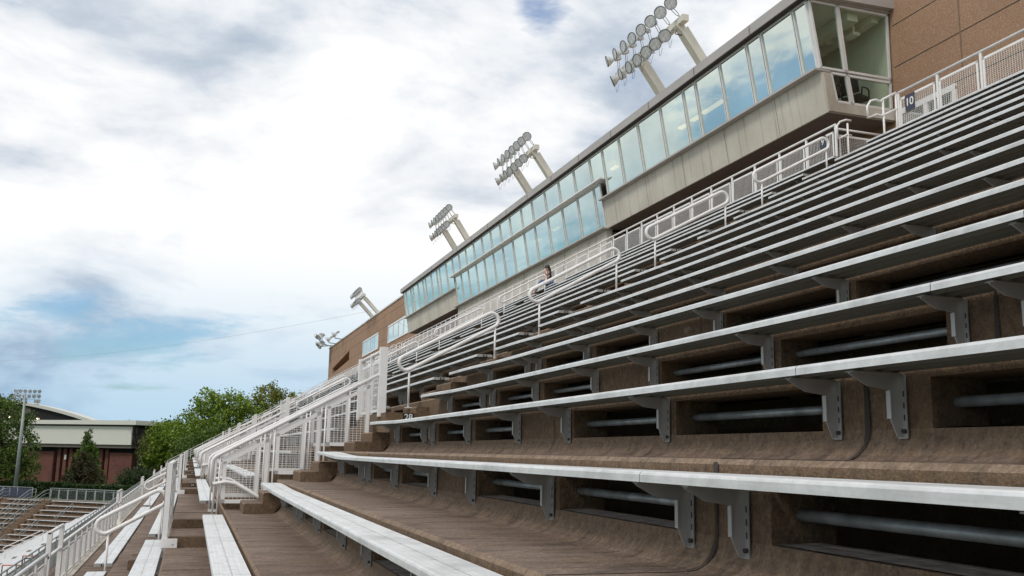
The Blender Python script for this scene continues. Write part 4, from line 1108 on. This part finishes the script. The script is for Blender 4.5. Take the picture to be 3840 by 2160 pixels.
cx_ = mth('DIVIDE', sep.outputs[0], den); cy_ = mth('DIVIDE', sep.outputs[1], den)
cmb = N(nt, 'ShaderNodeMapping'); cmb.inputs['Scale'].default_value = (1, 1, 2.3); lk.new(tc.outputs['Generated'], cmb.inputs[0])
pl_ = N(nt, 'ShaderNodeCombineXYZ'); lk.new(cx_, pl_.inputs[0]); lk.new(cy_, pl_.inputs[1])
def wn(scale, det, off, rough=.58, dist=.3, src=None):
    mp = N(nt, 'ShaderNodeMapping'); mp.inputs['Location'].default_value = off; lk.new((src or cmb).outputs[0], mp.inputs[0])
    n = N(nt, 'ShaderNodeTexNoise'); n.inputs['Scale'].default_value = scale; n.inputs['Detail'].default_value = det
    n.inputs['Roughness'].default_value = rough; n.inputs['Distortion'].default_value = dist; lk.new(mp.outputs[0], n.inputs[0]); return n.outputs[0]
n1 = wn(3.4, 9, (3.1, 1.7, 0), .56, .35); n2 = wn(1.7, 5, (7.7, 4.2, 2)); n3 = wn(5.5, 9, (1.2, 9.1, 5), .6, .5); n4 = wn(9.5, 8, (5.2, 2.1, 3), .58, .5); n5 = wn(1.5, 8, (2.2, 6.1, 3), .56, .3, pl_)
def blob(u, v, rad, soft):
    """smooth mask round a direction of the sky"""
    dx, dy = u - 1920, 1080 - v; x = dx * cos(R_) - dy * sin(R_); y = dy * cos(R_) + dx * sin(R_)
    r = Vector((cos(AZ), sin(AZ), 0)); f = Vector((-sin(AZ), cos(AZ), 0)); up = -f * sin(P_) + Vector((0, 0, 1)) * cos(P_); fo = f * cos(P_) + Vector((0, 0, 1)) * sin(P_)
    d = (r * x + up * y + fo * F_).normalized()
    vm = N(nt, 'ShaderNodeVectorMath', operation='DOT_PRODUCT'); vm.inputs[1].default_value = d; lk.new(tc.outputs['Generated'], vm.inputs[0])
    a = mth('ARCCOSINE', vm.outputs['Value']); mr = N(nt, 'ShaderNodeMapRange', interpolation_type='SMOOTHSTEP')
    wob = mth('MULTIPLY', mth('SUBTRACT', n3, .5), rad * 1.4); a = mth('ADD', a, wob)
    lk.new(a, mr.inputs[0]); mr.inputs[1].default_value = rad + soft; mr.inputs[2].default_value = max(0, rad - soft); mr.inputs[3].default_value = 0; mr.inputs[4].default_value = 1
    return mr.outputs[0]
gray = mth('ADD', mth('MULTIPLY', blob(1550, 330, .12, .12), .16), mth('MULTIPLY', blob(2080, 430, .12, .11), .26))
gray = mth('ADD', gray, mth('MULTIPLY', blob(1150, 60, .10, .1), .22)); gray = mth('ADD', gray, mth('MULTIPLY', blob(600, 330, .12, .12), .14))
gray = mth('ADD', gray, mth('MULTIPLY', blob(2500, 260, .07, .06), .24))
white = mth('ADD', mth('MULTIPLY', blob(1300, 760, .18, .16), .17), mth('MULTIPLY', blob(1750, 980, .12, .12), .14))
white = mth('ADD', white, mth('MULTIPLY', blob(1330, 260, .03, .04), .30))
# shade of the cloud: 0 = blue-grey base, 1 = white
sh = mth('ADD', mth('MULTIPLY', mth('SUBTRACT', n1, .5), 2.4), mth('MULTIPLY', mth('SUBTRACT', n2, .5), .9)); sh = mth('ADD', sh, mth('MULTIPLY', mth('SUBTRACT', n4, .5), .55)); sh = mth('ADD', sh, mth('MULTIPLY', mth('SUBTRACT', n5, .5), .7)); sh = mth('SUBTRACT', mth('ADD', mth('ADD', sh, .83), white), gray)
cr = N(nt, 'ShaderNodeValToRGB'); lk.new(sh, cr.inputs[0])
e = cr.color_ramp.elements; e[0].position = .28; e[0].color = (.42, .50, .61, 1); e[1].position = 1.0; e[1].color = (1.06, 1.055, 1.045, 1)
q = e.new(.52); q.color = (.60, .665, .75, 1); q = e.new(.74); q.color = (.86, .89, .93, 1)
# lower sky: clouds turn blue and break into streaks
low = N(nt, 'ShaderNodeMapRange', interpolation_type='SMOOTHSTEP'); lk.new(sep.outputs[2], low.inputs[0]); low.inputs[1].default_value = .24; low.inputs[2].default_value = .01; low.inputs[3].default_value = 0; low.inputs[4].default_value = 1
lc = N(nt, 'ShaderNodeMixRGB', blend_type='MULTIPLY'); lk.new(mth('MULTIPLY', low.outputs[0], 1.0), lc.inputs[0]); lk.new(cr.outputs[0], lc.inputs[1]); lc.inputs[2].default_value = (.47, .66, .82, 1)
hb = mth('MULTIPLY', low.outputs[0], .22)
cov = mth('SUBTRACT', mth('ADD', mth('ADD', mth('MULTIPLY', mth('SUBTRACT', n3, .5), .7), mth('MULTIPLY', mth('SUBTRACT', n5, .5), 1.3)), mth('ADD', mth('MULTIPLY', n2, .5), .38)), hb)
cov = mth('SUBTRACT', cov, mth('MULTIPLY', blob(2010, 0, .016, .045), .36)); cov = mth('ADD', cov, mth('MULTIPLY', white, .5))
# broken blue on the field side that the leaning windows mirror
vm = N(nt, 'ShaderNodeVectorMath', operation='DOT_PRODUCT'); vm.inputs[1].default_value = Vector((-.72, .66, .2)).normalized(); lk.new(tc.outputs['Generated'], vm.inputs[0])
mr = N(nt, 'ShaderNodeMapRange', interpolation_type='SMOOTHSTEP'); lk.new(vm.outputs['Value'], mr.inputs[0]); mr.inputs[1].default_value = .80; mr.inputs[2].default_value = .97; mr.inputs[3].default_value = 0; mr.inputs[4].default_value = .10
cov = mth('SUBTRACT', cov, mr.outputs[0])
cm_ = N(nt, 'ShaderNodeMapRange', interpolation_type='SMOOTHSTEP'); lk.new(cov, cm_.inputs[0]); cm_.inputs[1].default_value = .28; cm_.inputs[2].default_value = .50; cm_.inputs[3].default_value = .22; cm_.inputs[4].default_value = 1
skc = N(nt, 'ShaderNodeMixRGB', blend_type='MULTIPLY'); skc.inputs[0].default_value = 1; lk.new(sky.outputs[0], skc.inputs[1]); skc.inputs[2].default_value = (.80, 1.12, 1.42, 1)
# the cloud layer is expressed in units of the 0.1-strength background
cl = N(nt, 'ShaderNodeMixRGB', blend_type='MULTIPLY'); cl.inputs[0].default_value = 1; lk.new(lc.outputs[0], cl.inputs[1]); cl.inputs[2].default_value = (10, 10, 10, 1)
fx = N(nt, 'ShaderNodeMixRGB'); lk.new(cm_.outputs[0], fx.inputs[0]); lk.new(skc.outputs[0], fx.inputs[1]); lk.new(cl.outputs[0], fx.inputs[2])
lk.new(fx.outputs[0], bg.inputs[0]); bg.inputs[1].default_value = .1

sl = bpy.data.lights.new('sun', 'SUN'); sl.energy = 1.5; sl.angle = radians(14); sl.color = (1, .93, .84)
so = bpy.data.objects.new('sun', sl); COL.objects.link(so)
d = Vector((SUN_DIR.x * cos(SUN_EL), SUN_DIR.y * cos(SUN_EL), sin(SUN_EL))); so.rotation_euler = d.to_track_quat('Z', 'Y').to_euler(); so.location = (-20, 0, 40)

vs_ = SC.view_settings; vs_.view_transform = 'Standard'; vs_.look = 'None'; vs_.gamma = 1; vs_.exposure = 0
SC.render.engine = 'CYCLES'; SC.cycles.max_bounces = 6; SC.cycles.transparent_max_bounces = 16; SC.cycles.diffuse_bounces = 4
